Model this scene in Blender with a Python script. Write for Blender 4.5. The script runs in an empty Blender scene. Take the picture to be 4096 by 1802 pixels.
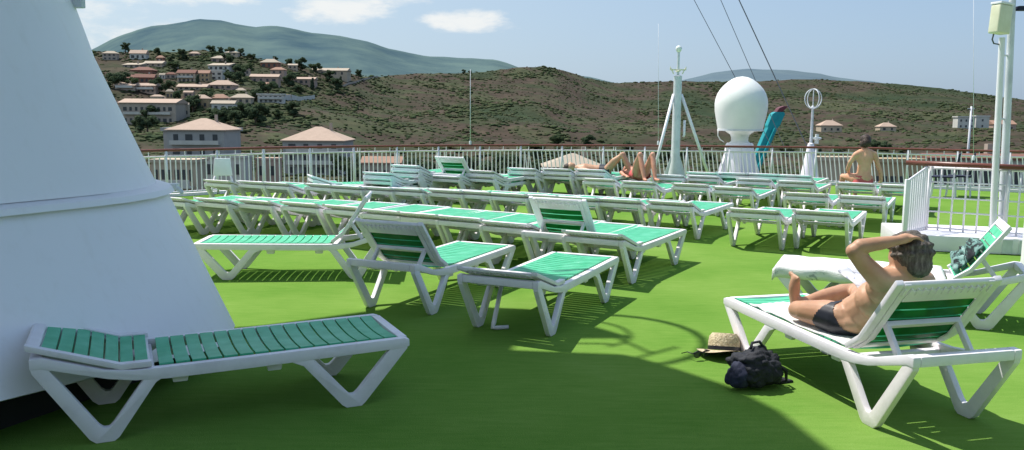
import bpy, bmesh, math, random
import numpy as np
from mathutils import Vector, Matrix, noise, Euler
R = math.radians
random.seed(7)
scn = bpy.context.scene
col = scn.collection
# ------------------------------------------------------------------ helpers
CF, CP, CR, CH = 3321.12, R(7.37), R(.41), 1.6        # focal (px of the 4096 photo), pitch, roll, eye height

def ray(X, Y):
    sx, sy = X-2048, Y-901
    x = sx*math.cos(CR)+sy*math.sin(CR); y = -sx*math.sin(CR)+sy*math.cos(CR)
    u = -y/CF
    return Vector((x/CF, math.cos(CP)+u*math.sin(CP), -math.sin(CP)+u*math.cos(CP)))
def atz(X, Y, z):                                     # world point at height z seen at a photo pixel
    r = ray(X, Y); return Vector((0, 0, CH))+r*((z-CH)/r.z)
def aty(X, Y, y):                                     # world point at distance y
    r = ray(X, Y); return Vector((0, 0, CH))+r*(y/r.y)
V2 = 4096/2576.
def atvy(x, y, d): return aty(x*V2, y*V2, d)

def tag(o, label=None, cat=None, group=None, kind=None):
    if label: o['label'] = label
    if cat: o['category'] = cat
    if group: o['group'] = group
    if kind: o['kind'] = kind
    return o
def empty(name, loc=(0, 0, 0), rz=0, label=None, cat=None, group=None):
    o = bpy.data.objects.new(name, None); col.objects.link(o)
    o.location = loc; o.rotation_euler = (0, 0, rz); o.empty_display_size = .1
    return tag(o, label, cat, group)
def copy_tree(o, parent=None):
    c = o.copy(); col.objects.link(c)
    if parent: c.parent = parent
    for ch in o.children: copy_tree(ch, c)
    return c

class MB:
    def __init__(s): s.v = []; s.f = []; s.m = []; s.mi = 0
    def add(s, vs, fs):
        b = len(s.v); s.v += [tuple(p) for p in vs]
        for f in fs: s.f.append(tuple(i+b for i in f)); s.m.append(s.mi)
        return s
    def box(s, c, d, rot=None, taper=1):
        dx, dy, dz = d[0]/2, d[1]/2, d[2]/2
        vs = [Vector((x*dx*(taper if z > 0 else 1), y*dy*(taper if z > 0 else 1), z*dz)) for z in (-1, 1) for y in (-1, 1) for x in (-1, 1)]
        if rot is not None: vs = [rot @ v for v in vs]
        c = Vector(c)
        return s.add([v+c for v in vs], [(0, 2, 3, 1), (4, 5, 7, 6), (0, 1, 5, 4), (2, 6, 7, 3), (0, 4, 6, 2), (1, 3, 7, 5)])
    def tube(s, pts, rad, n=8, cap=True):
        pts = [Vector(p) for p in pts]
        if not isinstance(rad, (list, tuple)): rad = [rad]*len(pts)
        vs = []; fs = []
        up = None
        for i, p in enumerate(pts):
            t = (pts[min(i+1, len(pts)-1)]-pts[max(i-1, 0)])
            if t.length < 1e-9: t = Vector((0, 0, 1))
            t.normalize()
            if up is None:
                up = Vector((0, 0, 1)) if abs(t.z) < .9 else Vector((1, 0, 0))
            a = t.cross(up).normalized(); b = a.cross(t).normalized(); up = b
            for k in range(n):
                an = 2*math.pi*k/n
                vs.append(p+(a*math.cos(an)+b*math.sin(an))*rad[i])
        for i in range(len(pts)-1):
            for k in range(n):
                k2 = (k+1) % n
                fs.append((i*n+k, i*n+k2, (i+1)*n+k2, (i+1)*n+k))
        if cap:
            fs.append(tuple(range(n))[::-1]); fs.append(tuple((len(pts)-1)*n+k for k in range(n)))
        return s.add(vs, fs)
    def lathe(s, prof, c=(0, 0, 0), n=24, cap=True):    # prof: list of (r,z)
        vs = []; fs = []; m = len(prof)
        for r, z in prof:
            for k in range(n):
                a = 2*math.pi*k/n
                vs.append((c[0]+r*math.cos(a), c[1]+r*math.sin(a), c[2]+z))
        for i in range(m-1):
            for k in range(n):
                k2 = (k+1) % n
                fs.append((i*n+k, i*n+k2, (i+1)*n+k2, (i+1)*n+k))
        if cap:
            fs.append(tuple(range(n))[::-1]); fs.append(tuple((m-1)*n+k for k in range(n)))
        return s.add(vs, fs)
    def prism_y(s, poly, y0, y1):                        # polygon in x-z, extruded in y
        n = len(poly)
        vs = [(x, y0, z) for x, z in poly]+[(x, y1, z) for x, z in poly]
        fs = [tuple(range(n)), tuple(range(n, 2*n))[::-1]]
        for k in range(n):
            k2 = (k+1) % n; fs.append((k, k+n, k2+n, k2))
        return s.add(vs, fs)
    def prism_z(s, poly, z0, z1):
        n = len(poly)
        vs = [(x, y, z0) for x, y in poly]+[(x, y, z1) for x, y in poly]
        fs = [tuple(range(n))[::-1], tuple(range(n, 2*n))]
        for k in range(n):
            k2 = (k+1) % n; fs.append((k, k2, k2+n, k+n))
        return s.add(vs, fs)
    def strip(s, rows):                                  # grid of points
        m = len(rows); n = len(rows[0]); vs = [p for r in rows for p in r]; fs = []
        for i in range(m-1):
            for j in range(n-1): fs.append((i*n+j, i*n+j+1, (i+1)*n+j+1, (i+1)*n+j))
        return s.add(vs, fs)
    def ell(s, c, r, n=12, m=8, rot=None):
        vs = []; fs = []
        c = Vector(c)
        for i in range(m+1):
            ph = math.pi*i/m
            for k in range(n):
                a = 2*math.pi*k/n
                p = Vector((r[0]*math.sin(ph)*math.cos(a), r[1]*math.sin(ph)*math.sin(a), r[2]*math.cos(ph)))
                if rot is not None: p = rot @ p
                vs.append(c+p)
        for i in range(m):
            for k in range(n):
                k2 = (k+1) % n; fs.append((i*n+k, (i+1)*n+k, (i+1)*n+k2, i*n+k2))
        return s.add(vs, fs)
    def build(s, name, mat, parent=None, bevel=0, smooth=False, seg=2, recalc=True):
        me = bpy.data.meshes.new(name); me.from_pydata(s.v, [], s.f)
        mats = mat if isinstance(mat, (list, tuple)) else [mat]
        for mm in mats: me.materials.append(mm)
        if len(mats) > 1: me.polygons.foreach_set('material_index', s.m)
        bm = bmesh.new(); bm.from_mesh(me)
        bmesh.ops.remove_doubles(bm, verts=bm.verts, dist=1e-5)
        if recalc: bmesh.ops.recalc_face_normals(bm, faces=bm.faces)
        if bevel:
            es = [e for e in bm.edges if len(e.link_faces) == 2 and e.calc_face_angle(0) > .35]
            bmesh.ops.bevel(bm, geom=es, offset=bevel, segments=seg, affect='EDGES', clamp_overlap=True, profile=.6)
        bm.to_mesh(me); bm.free()
        if smooth or bevel:
            me.polygons.foreach_set('use_smooth', [True]*len(me.polygons))
            if bevel: me.set_sharp_from_angle(angle=R(50))
            elif smooth == 2: me.set_sharp_from_angle(angle=R(40))
        o = bpy.data.objects.new(name, me); col.objects.link(o)
        if parent: o.parent = parent
        return o

# ------------------------------------------------------------------ materials
def mat(name, base=(.5, .5, .5), rough=.5, spec=.5, metal=0):
    m = bpy.data.materials.new(name); m.use_nodes = True
    b = m.node_tree.nodes['Principled BSDF']
    b.inputs['Base Color'].default_value = (*base, 1); b.inputs['Roughness'].default_value = rough
    b.inputs['Specular IOR Level'].default_value = spec; b.inputs['Metallic'].default_value = metal
    return m
def N(m, t, **k):
    n = m.node_tree.nodes.new(t)
    for a, v in k.items():
        if a.startswith('i_'):
            key = a[2:].replace('_', ' '); n.inputs[int(key) if key.isdigit() else key].default_value = v
        else: setattr(n, a, v)
    return n
def L(m, a, ao, b, bi): m.node_tree.links.new(a.outputs[ao], b.inputs[bi])
def ramp(m, stops):
    r = m.node_tree.nodes.new('ShaderNodeValToRGB'); cr = r.color_ramp
    while len(cr.elements) < len(stops): cr.elements.new(.5)
    for e, (p, c) in zip(cr.elements, stops): e.position = p; e.color = (*c, 1)
    return r
def nmat(name, stops, scale=5, detail=6, rough=.6, spec=.4, coord='Object', bump=0, bscale=None, stretch=(1, 1, 1), distort=0, rn=.6):
    m = mat(name, stops[0][1], rough, spec); b = m.node_tree.nodes['Principled BSDF']
    tc = N(m, 'ShaderNodeTexCoord'); mp = N(m, 'ShaderNodeMapping'); mp.inputs['Scale'].default_value = stretch
    L(m, tc, coord, mp, 'Vector')
    nz = N(m, 'ShaderNodeTexNoise', i_Scale=scale, i_Detail=detail, i_Roughness=rn, i_Distortion=distort); L(m, mp, 0, nz, 'Vector')
    r = ramp(m, stops); L(m, nz, 'Fac', r, 'Fac'); L(m, r, 'Color', b, 'Base Color')
    if bump:
        n2 = N(m, 'ShaderNodeTexNoise', i_Scale=bscale or scale*6, i_Detail=5.0); L(m, mp, 0, n2, 'Vector')
        bp = N(m, 'ShaderNodeBump', i_Strength=bump, i_Distance=.02); L(m, n2, 'Fac', bp, 'Height'); L(m, bp, 'Normal', b, 'Normal')
    return m
def objcoord_pos(m):                                   # world position (for shared meshes)
    return N(m, 'ShaderNodeNewGeometry')

M = {}
M['white'] = nmat('white_resin', [(.3, (.78, .73, .78)), (.5, (.87, .82, .87)), (.75, (.91, .86, .90))], scale=7, rough=.38, bump=.05)
M['paint'] = nmat('white_ship_paint', [(.25, (.70, .69, .73)), (.5, (.82, .79, .84)), (.8, (.87, .84, .88))], scale=2.2, rough=.45, bump=.03)
M['galv'] = nmat('pale_grey_metal', [(.3, (.52, .54, .58)), (.6, (.68, .69, .73))], scale=4, rough=.45)
# funnel paint: streaks running down, faint rust at the seam
m = nmat('funnel_paint', [(.3, (.90, .87, .89)), (.5, (.93, .90, .91)), (.7, (.95, .92, .93))], scale=.7, rough=.5, bump=.04, bscale=3, stretch=(1, 1, .5), distort=.3)
b = m.node_tree.nodes['Principled BSDF']; tc = N(m, 'ShaderNodeTexCoord'); mp = N(m, 'ShaderNodeMapping'); mp.inputs['Scale'].default_value = (7, 7, .35); L(m, tc, 'Object', mp, 0)
n5 = N(m, 'ShaderNodeTexNoise', i_Scale=1.6, i_Detail=6.0, i_Roughness=.7); L(m, mp, 0, n5, 0)
r5 = ramp(m, [(.30, (.86, .84, .80)), (.48, (1, 1, 1)), (.62, (1, 1, 1)), (.80, (.90, .88, .85))]); L(m, n5, 0, r5, 0)
old = b.inputs['Base Color'].links[0].from_socket
m5 = N(m, 'ShaderNodeMixRGB', blend_type='MULTIPLY'); m5.inputs[0].default_value = .25; m.node_tree.links.new(old, m5.inputs[1]); L(m, r5, 0, m5, 2); L(m, m5, 0, b, 'Base Color')
n6 = N(m, 'ShaderNodeTexNoise', i_Scale=1.3, i_Detail=1.0); L(m, tc, 'Object', n6, 0)
for nn_ in m.node_tree.nodes:
    if nn_.type == 'BUMP':
        b6 = N(m, 'ShaderNodeBump', i_Strength=.35, i_Distance=.06); L(m, n6, 'Fac', b6, 'Height'); L(m, b6, 'Normal', nn_, 'Normal'); break
M['funnel'] = m
m = M['white']; b = m.node_tree.nodes['Principled BSDF']; oi = N(m, 'ShaderNodeObjectInfo')
r7 = ramp(m, [(0, (.93, .91, .86)), (.5, (1, 1, 1)), (1, (.97, .98, 1))]); L(m, oi, 'Random', r7, 0)
old = b.inputs['Base Color'].links[0].from_socket
m7 = N(m, 'ShaderNodeMixRGB', blend_type='MULTIPLY'); m7.inputs[0].default_value = 1; m.node_tree.links.new(old, m7.inputs[1]); L(m, r7, 0, m7, 2); L(m, m7, 0, b, 'Base Color')
# slats: glossy, lets light through
m = mat('green_slat', (.07, .46, .27), .38, .25); b = m.node_tree.nodes['Principled BSDF']
g = N(m, 'ShaderNodeTexCoord'); nz = N(m, 'ShaderNodeTexNoise', i_Scale=9.0, i_Detail=4.0); L(m, g, 'Object', nz, 'Vector')
r = ramp(m, [(.3, (.07, .52, .27)), (.55, (.12, .62, .36)), (.8, (.20, .70, .46))]); L(m, nz, 'Fac', r, 'Fac'); L(m, r, 'Color', b, 'Base Color')
tr = N(m, 'ShaderNodeBsdfTranslucent'); tr.inputs['Color'].default_value = (.004, .50, .09, 1)
mx = N(m, 'ShaderNodeMixShader'); mx.inputs[0].default_value = .18
out = m.node_tree.nodes['Material Output']
L(m, b, 0, mx, 1); L(m, tr, 0, mx, 2); L(m, mx, 0, out, 'Surface'); M['slat'] = m
m = mat('green_slat_backlit', (.008, .20, .06), .4, .4); b = m.node_tree.nodes['Principled BSDF']  # deeper copy of the slat green; backlit look painted onto the lower faces
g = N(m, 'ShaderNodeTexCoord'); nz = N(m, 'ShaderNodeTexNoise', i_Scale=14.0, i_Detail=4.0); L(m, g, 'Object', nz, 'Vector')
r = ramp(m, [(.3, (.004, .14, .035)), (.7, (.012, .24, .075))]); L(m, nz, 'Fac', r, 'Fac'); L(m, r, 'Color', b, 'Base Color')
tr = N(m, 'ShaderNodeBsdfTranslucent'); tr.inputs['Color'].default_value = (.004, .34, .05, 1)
mx = N(m, 'ShaderNodeMixShader'); mx.inputs[0].default_value = .45; L(m, b, 0, mx, 1); L(m, tr, 0, mx, 2); L(m, mx, 0, m.node_tree.nodes['Material Output'], 'Surface'); M['slat_backlit'] = m
# astroturf deck
m = mat('green_turf', (.13, .3, .05), 1.0, 0.0); b = m.node_tree.nodes['Principled BSDF']
tc = N(m, 'ShaderNodeTexCoord')
n1 = N(m, 'ShaderNodeTexNoise', i_Scale=.55, i_Detail=5.0, i_Roughness=.6); L(m, tc, 'Object', n1, 'Vector')
mp = N(m, 'ShaderNodeMapping'); mp.inputs['Scale'].default_value = (1.2, 9, 1); mp.inputs['Rotation'].default_value = (0, 0, R(8)); L(m, tc, 'Object', mp, 'Vector')
n2 = N(m, 'ShaderNodeTexNoise', i_Scale=3.0, i_Detail=6.0, i_Roughness=.7); L(m, mp, 0, n2, 'Vector')
n3 = N(m, 'ShaderNodeTexNoise', i_Scale=160.0, i_Detail=3.0); L(m, tc, 'Object', n3, 'Vector')
a1 = N(m, 'ShaderNodeMath', operation='MULTIPLY_ADD'); a1.inputs[1].default_value = .55; L(m, n1, 'Fac', a1, 0)
a2 = N(m, 'ShaderNodeMath', operation='MULTIPLY'); a2.inputs[1].default_value = .3; L(m, n2, 'Fac', a2, 0); L(m, a2, 0, a1, 2)
a3 = N(m, 'ShaderNodeMath', operation='MULTIPLY_ADD'); a3.inputs[1].default_value = .32; L(m, n3, 'Fac', a3, 0); L(m, a1, 0, a3, 2)
r = ramp(m, [(.36, (.062, .158, .021)), (.49, (.108, .225, .036)), (.62, (.152, .268, .052)), (.78, (.21, .32, .085))]); L(m, a3, 0, r, 'Fac'); L(m, r, 'Color', b, 'Base Color')
bp = N(m, 'ShaderNodeBump', i_Strength=.5, i_Distance=.006); L(m, n3, 'Fac', bp, 'Height'); L(m, bp, 'Normal', b, 'Normal')
M['turf'] = m
M['wood'] = nmat('varnished_handrail', [(.3, (.10, .03, .02)), (.6, (.19, .06, .04))], scale=12, rough=.35, stretch=(1, 1, 8))
M['dark'] = mat('recess_shadow', (.012, .014, .013), .8)
M['radome'] = nmat('radome_shell', [(.3, (.76, .77, .74)), (.7, (.84, .84, .81))], scale=2, rough=.4)
M['teal'] = nmat('teal_paint', [(.3, (.0, .20, .23)), (.7, (.01, .33, .36))], scale=1.2, rough=.45)
M['red'] = mat('dark_red_paint', (.12, .02, .03), .5)
M['cream'] = nmat('cream_box_plastic', [(.3, (.66, .64, .46)), (.7, (.76, .74, .56))], scale=9, rough=.5)
M['wire'] = mat('wire_rope', (.12, .13, .14), .5, .4, .3)
M['black'] = nmat('black_cloth', [(.3, (.008, .009, .013)), (.7, (.022, .024, .035))], scale=14, rough=.75, bump=.6, bscale=35)
M['navy'] = nmat('navy_cloth', [(.3, (.012, .014, .035)), (.7, (.022, .028, .06))], scale=10, rough=.8)
M['straw'] = nmat('straw_weave', [(.35, (.40, .31, .19)), (.6, (.66, .55, .37))], scale=60, rough=.8, bump=.6, bscale=90)
M['towel'] = nmat('white_towel', [(.3, (.62, .64, .62)), (.6, (.78, .78, .75))], scale=18, rough=.9, bump=.6, bscale=120)
m = nmat('printed_towel', [(.42, (.76, .77, .76)), (.58, (.80, .80, .78)), (.66, (.30, .32, .36)), (.70, (.76, .76, .74))], scale=7, rough=.9, bump=.4, bscale=120, distort=1.2); M['ptowel'] = m
m = nmat('printed_green_cloth', [(.40, (.012, .014, .02)), (.48, (.03, .05, .05)), (.53, (.16, .30, .28)), (.72, (.34, .46, .44))], scale=9, rough=.85, distort=1.4); M['pcloth'] = m
m = nmat('magazine_page', [(.40, (.80, .80, .82)), (.55, (.72, .74, .80)), (.60, (.30, .32, .45)), (.66, (.78, .78, .80))], scale=14, rough=.5, distort=2); M['page'] = m
def skinmat(name, c1, c2):
    m = nmat(name, [(.3, c1), (.7, c2)], scale=5, rough=.5, bump=.06, bscale=60)
    b = m.node_tree.nodes['Principled BSDF']
    b.inputs['Subsurface Weight'].default_value = .12; b.inputs['Subsurface Radius'].default_value = (.02, .008, .004)
    return m
M['skin'] = skinmat('tanned_skin', (.42, .22, .13), (.58, .34, .22))
M['skin2'] = skinmat('sunburnt_skin', (.52, .20, .13), (.66, .34, .23))
M['skin3'] = skinmat('pale_tan_skin', (.56, .26, .15), (.70, .38, .24))
M['hairg'] = nmat('grey_brown_hair', [(.3, (.035, .027, .021)), (.5, (.095, .078, .062)), (.7, (.20, .175, .15))], scale=60, rough=.6, bump=.5, bscale=220, stretch=(1, 1, .25))
M['hairb'] = nmat('dark_brown_hair', [(.3, (.02, .01, .008)), (.7, (.06, .03, .02))], scale=20, rough=.5, bump=.8, bscale=50)
M['trunks'] = mat('black_swim_cloth', (.012, .012, .02), .45)
M['redcloth'] = nmat('red_swim_cloth', [(.3, (.45, .06, .07)), (.7, (.62, .12, .11))], scale=10, rough=.7)
M['glass'] = mat('window_glass', (.03, .035, .04), .12, .8)
M['shutter'] = mat('window_dark', (.045, .05, .055), .5)
WALLS = [nmat('wall_render_%s' % n, [(.3, tuple(x*.8 for x in c)), (.7, c)], scale=.35, rough=.9, detail=8) for n, c in
         (('cream', (.50, .41, .31)), ('pink', (.46, .33, .27)), ('ochre', (.45, .34, .21)), ('grey', (.40, .39, .38)), ('white', (.60, .58, .54)), ('brick', (.30, .14, .10)), ('dull', (.44, .37, .31)))]
ROOFS = [nmat('roof_tile_%s' % n, [(.3, tuple(x*.78 for x in c)), (.7, c)], scale=.8, rough=.9, detail=10, rn=.8) for n, c in
         (('pale', (.47, .345, .27)), ('terracotta', (.36, .215, .155)), ('rust', (.21, .10, .075)), ('sand', (.44, .365, .285)))]

# ------------------------------------------------------------------ world, sun, camera
AZ = math.atan2(.6, -.8)                               # direction towards the sun, seen from above
SUN = Vector((math.cos(AZ)*math.cos(R(61)), math.sin(AZ)*math.cos(R(61)), math.sin(R(61))))
w = bpy.data.worlds.new('World'); scn.world = w; w.use_nodes = True
nt = w.node_tree; nt.nodes.clear()
class WM: node_tree = nt
wo = N(WM, 'ShaderNodeOutputWorld'); bg = N(WM, 'ShaderNodeBackground'); L(WM, bg, 0, wo, 0)
sky = N(WM, 'ShaderNodeTexSky'); sky.sky_type = 'NISHITA'; sky.sun_disc = False
sky.sun_elevation = R(61); sky.sun_rotation = math.atan2(SUN.x, SUN.y); sky.air_density = 1.0; sky.dust_density = 2.2; sky.ozone_density = 1.6; sky.altitude = 20
bg.inputs['Strength'].default_value = .128
tc = N(WM, 'ShaderNodeTexCoord'); sep = N(WM, 'ShaderNodeSeparateXYZ'); L(WM, tc, 'Generated', sep, 0)
# haze low in the sky, thicker to the left
def math_n(op, a, bb=None, c=None):
    n = N(WM, 'ShaderNodeMath', operation=op)
    for i, v in enumerate((a, bb, c)):
        if v is None: continue
        if isinstance(v, (int, float)): n.inputs[i].default_value = v
        else: nt.links.new(v, n.inputs[i])
    return n.outputs[0]
az = math_n('ARCTAN2', sep.outputs[0], sep.outputs[1]); el = math_n('ARCSINE', sep.outputs[2])
nz = N(WM, 'ShaderNodeTexNoise', i_Scale=9.0, i_Detail=9.0, i_Roughness=.62, i_Distortion=.25)
mp = N(WM, 'ShaderNodeMapping'); mp.inputs['Scale'].default_value = (1, 1, 2.6); L(WM, tc, 'Generated', mp, 0); L(WM, mp, 0, nz, 0)
nz2 = N(WM, 'ShaderNodeTexNoise', i_Scale=34.0, i_Detail=6.0, i_Roughness=.6); L(WM, mp, 0, nz2, 0)
tot = None
for (px, py, sx, sy, amp) in ((868, 16, 185, 48, 1.25), (950, 0, 120, 34, 1.0), (1160, 56, 135, 34, 1.25), (395, -6, 110, 20, .8), (560, -6, 150, 17, .7), (-250, 30, 500, 90, .9), (3300, -260, 500, 120, .9), (1300, -500, 700, 160, 1.0)):
    d = ray(px*V2, py*V2).normalized(); a0 = math.atan2(d.x, d.y); e0 = math.asin(d.z)
    da = math_n('MULTIPLY', math_n('SUBTRACT', az, a0), 2089/sx); de = math_n('MULTIPLY', math_n('SUBTRACT', el, e0), 2089/sy)
    q = math_n('ADD', math_n('MULTIPLY', da, da), math_n('MULTIPLY', de, de))
    s_ = math_n('MULTIPLY', math_n('SUBTRACT', 1.0, q), amp)
    s_ = math_n('MAXIMUM', s_, -1.5)
    tot = s_ if tot is None else math_n('MAXIMUM', tot, s_)
dens = math_n('ADD', math_n('MULTIPLY', tot, .55), math_n('MULTIPLY', math_n('SUBTRACT', nz.outputs['Fac'], .5), 2.6))
dens = math_n('ADD', dens, math_n('MULTIPLY', math_n('SUBTRACT', nz2.outputs['Fac'], .5), .8))
mr = N(WM, 'ShaderNodeMapRange', interpolation_type='SMOOTHSTEP'); mr.inputs[1].default_value = -.02; mr.inputs[2].default_value = .75; mr.inputs[4].default_value = .9
nt.links.new(dens, mr.inputs[0])
hz = N(WM, 'ShaderNodeMapRange'); hz.inputs[1].default_value = .9; hz.inputs[2].default_value = -.9; hz.inputs[3].default_value = .55; hz.inputs[4].default_value = .80
nt.links.new(az, hz.inputs[0])
hc_ = N(WM, 'ShaderNodeMixRGB'); hc_.inputs[1].default_value = (2.6, 4.2, 6.5, 1); hc_.inputs[2].default_value = (4.9, 6.2, 7.2, 1); hr_ = N(WM, 'ShaderNodeMapRange'); hr_.inputs[1].default_value = .6; hr_.inputs[2].default_value = -.5; nt.links.new(az, hr_.inputs[0]); L(WM, hr_, 0, hc_, 0)
hl = N(WM, 'ShaderNodeMapRange'); hl.inputs[1].default_value = .25; hl.inputs[2].default_value = 0.0; hl.inputs[4].default_value = .45; nt.links.new(el, hl.inputs[0])
hm = N(WM, 'ShaderNodeMixRGB'); hm.inputs[2].default_value = (4.4, 5.5, 6.6, 1); L(WM, hl, 0, hm, 0); L(WM, hc_, 0, hm, 1)
mixh = N(WM, 'ShaderNodeMixRGB'); L(WM, hm, 0, mixh, 2); nt.links.new(hz.outputs[0], mixh.inputs[0]); L(WM, sky, 0, mixh, 1)
mixc = N(WM, 'ShaderNodeMixRGB'); mixc.inputs[2].default_value = (7.2, 7.3, 7.2, 1); nt.links.new(mr.outputs[0], mixc.inputs[0]); L(WM, mixh, 0, mixc, 1)
L(WM, mixc, 0, bg, 0)

sl = bpy.data.lights.new('sun', 'SUN'); sl.energy = 6.0; sl.angle = R(.6); sl.color = (1, .955, .88)
so = bpy.data.objects.new('sun', sl); col.objects.link(so); so.rotation_euler = SUN.to_track_quat('Z', 'Y').to_euler()
cam = bpy.data.cameras.new('camera'); co = bpy.data.objects.new('camera', cam); col.objects.link(co)
cam.sensor_width = 36; cam.lens = CF/4096*36; cam.clip_end = 30000; cam.clip_start = .05
co.matrix_world = Matrix.Translation((0, 0, CH)) @ Matrix.Rotation(R(90)-CP, 4, 'X') @ Matrix.Rotation(CR, 4, 'Z')
scn.camera = co
scn.view_settings.view_transform = 'Standard'; scn.view_settings.look = 'None'; scn.view_settings.exposure = 0
scn.cycles.max_bounces = 6; scn.cycles.diffuse_bounces = 3; scn.cycles.use_denoising = True

# ------------------------------------------------------------------ deck
deckpoly = [(-9, -6), (16, -6), (16, 8), (14, 17.5), (10.2, 19.9), (8.6, 20.9), (4.5, 21.6), (0, 21.7), (-3, 20.2), (-7.2, 16.2), (-9.5, 13)]
d = MB(); d.prism_z(deckpoly, -.35, 0); o = d.build('deck', M['turf']); tag(o, kind='structure', label='bright green artificial turf covering the ship deck')
# ------------------------------------------------------------------ sun lounger
W2 = .325
def frame_mb():
    b = MB()
    side = [(0, .455), (.05, .458), (.32, .366), (.45, .350), (.60, .349), (1.0, .352), (1.84, .362), (1.87, .352), (1.87, .312), (1.84, .303), (1.0, .290), (.60, .287), (.45, .296), (.33, .318), (.05, .402), (0, .402)]
    for s in (-1, 1):
        y0, y1 = (s*W2, s*(W2-.046)) if s < 0 else (s*(W2-.046), s*W2)
        b.prism_y(side, y0, y1)
    b.box((.027, 0, .429), (.054, 2*(W2-.047), .054)); b.box((1.843, 0, .332), (.052, 2*(W2-.047), .056))
    b.box((.52, 0, .305), (.05, 2*(W2-.047), .035)); b.box((1.22, 0, .302), (.04, 2*(W2-.047), .03))
    for x in (.66, 1.13):                                # stacking lugs under the rail
        for s in (-1, 1): b.box((x, s*(W2-.06), .272), (.07, .03, .045), taper=1.25)
    return b
def leg_mb(kind, s):
    if kind == 'head': poly = [(.002, .43), (.006, .385), (.235, .022), (.262, 0), (.345, 0), (.368, .018), (.545, .275), (.60, .305), (.50, .312), (.345, .095), (.325, .075), (.300, .075), (.280, .092), (.085, .385), (.075, .42)]
    else: poly = [(1.862, .345), (1.858, .30), (1.615, .022), (1.590, 0), (1.505, 0), (1.480, .018), (1.275, .265), (1.205, .298), (1.325, .305), (1.505, .095), (1.525, .075), (1.550, .075), (1.570, .092), (1.765, .315), (1.78, .34)]
    a, c = s*(W2-.003), s*(W2-.042)
    return MB().prism_y(poly, min(a, c), max(a, c))
def slats_mb(x0, x1, n, zf, hw=.268, sag=.016, th=.011):
    b = MB(); p = (x1-x0)/n; wd = p*.86; K = 6
    for i in range(n):
        c = x0+(i+.5)*p
        rows = []
        for k in range(K+1):
            y = -hw+2*hw*k/K; dz = -sag*(1-(y/hw)**2); bow = 0
            za, zb = zf(c-wd/2), zf(c+wd/2)
            rows.append([(c-wd/2, y, za+dz), (c+wd/2, y, zb+dz), (c+wd/2, y, zb+dz-th), (c-wd/2, y, za+dz-th), (c-wd/2, y, za+dz)])
        n0 = len(b.f); b.strip(rows)
        for q_ in range(n0, len(b.f)):
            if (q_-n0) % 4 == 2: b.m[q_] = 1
        b.add([rows[0][j] for j in range(4)], [(0, 1, 2, 3)]); b.add([rows[-1][j] for j in range(4)], [(3, 2, 1, 0)])
    return b
def hb(s):                                               # rise of the backrest panel at distance s from its pivot
    return 0 if s < .14 else (s-.14)*.345
def back_mb():
    b = MB(); S = [0, .10, .14, .18, .30, .45, .53, .545]
    top = [(-s, hb(s)+.014) for s in S]; bot = [(-s, hb(s)-.016) for s in S][::-1]
    for sd in (-1, 1):
        a, c = sd*(W2-.004), sd*(W2-.050); b.prism_y(top+bot, min(a, c), max(a, c))
    for sd in (-1, 1):                                   # ledge under the slats
        a, c = sd*(W2-.051), sd*(W2-.092); b.prism_y([(-s, hb(s)-.009) for s in S]+[(-s, hb(s)-.020) for s in S][::-1], min(a, c), max(a, c))
    b.box((-.465, 0, hb(.465)-.016), (.085, .46, .012), Matrix.Rotation(R(19), 3, 'Y')); b.box((-.03, 0, -.014), (.05, .46, .012))
    b.prism_y([(-.487, hb(.487)+.013), (-.535, hb(.535)+.013), (-.547, hb(.545)+.003), (-.543, hb(.545)-.018), (-.487, hb(.487)-.015)], -(W2-.051), W2-.051)
    for i in range(14):                                  # ribs on the underside of the head bar
        b.box((-.50, -.26+i*.04, hb(.50)-.021), (.05, .012, .012), Matrix.Rotation(R(19), 3, 'Y'))
    return b
def make_lounger():
    root = empty('sun_lounger')
    frame_mb().build('frame', M['white'], root, bevel=.007)
    for k in ('head', 'foot'):
        for s in (-1, 1): leg_mb(k, s).build('leg', M['white'], root, bevel=.006)
    slats_mb(.56, 1.815, 16, lambda x: .356+.006*(x-.56)).build('seat_slats', [M['slat'], M['slat_backlit']], root)
    bk = back_mb().build('backrest', M['white'], root, bevel=.005); bk.location = (.53, 0, .372)
    slats_mb(-.485, -.012, 7, lambda x: hb(-x)+.006, hw=.274, sag=.006).build('back_slats', [M['slat'], M['slat_backlit']], bk)
    return root
proto = make_lounger()
first = [True]
def prop_arm(root, raised):                              # the strut that holds the backrest up
    b = MB()
    th = raised
    s0 = .27
    px = .53-s0*math.cos(th)+hb(s0)*math.sin(th); pz = .372+s0*math.sin(th)+hb(s0)*math.cos(th)-.03
    for s in (-1, 1): ax_, az_ = px-.10, .40; b.box(((px+ax_)/2, s*.222, (pz+az_)/2), (math.hypot(px-ax_, pz-az_)+.02, .026, .034), Matrix.Rotation(-math.atan2(pz-az_, px-ax_), 3, 'Y'))
    b.box((px, 0, pz), (.045, .46, .028), Matrix.Rotation(th, 3, 'Y'))
    return b.build('prop_strut', M['white'], root, bevel=.004)
def lounger(x, y, deg, label, group=None, raised=0, z=0):
    if first[0]: o = proto; first[0] = False
    else: o = copy_tree(proto)
    o.location = (x, y, z); o.rotation_euler = (0, 0, R(deg)); tag(o, label, 'sun lounger', group)
    if raised:
        for c in o.children:
            if c.name.startswith('backrest'): c.rotation_euler = (0, R(raised), 0)
        if raised > 15: prop_arm(o, R(raised))
    return o
ORD = ['first', 'second', 'third', 'fourth', 'fifth', 'sixth', 'seventh', 'eighth', 'ninth', 'tenth', 'eleventh', 'twelfth', 'thirteenth', 'fourteenth', 'fifteenth', 'sixteenth', 'seventeenth', 'eighteenth', 'nineteenth', 'twentieth']
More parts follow.
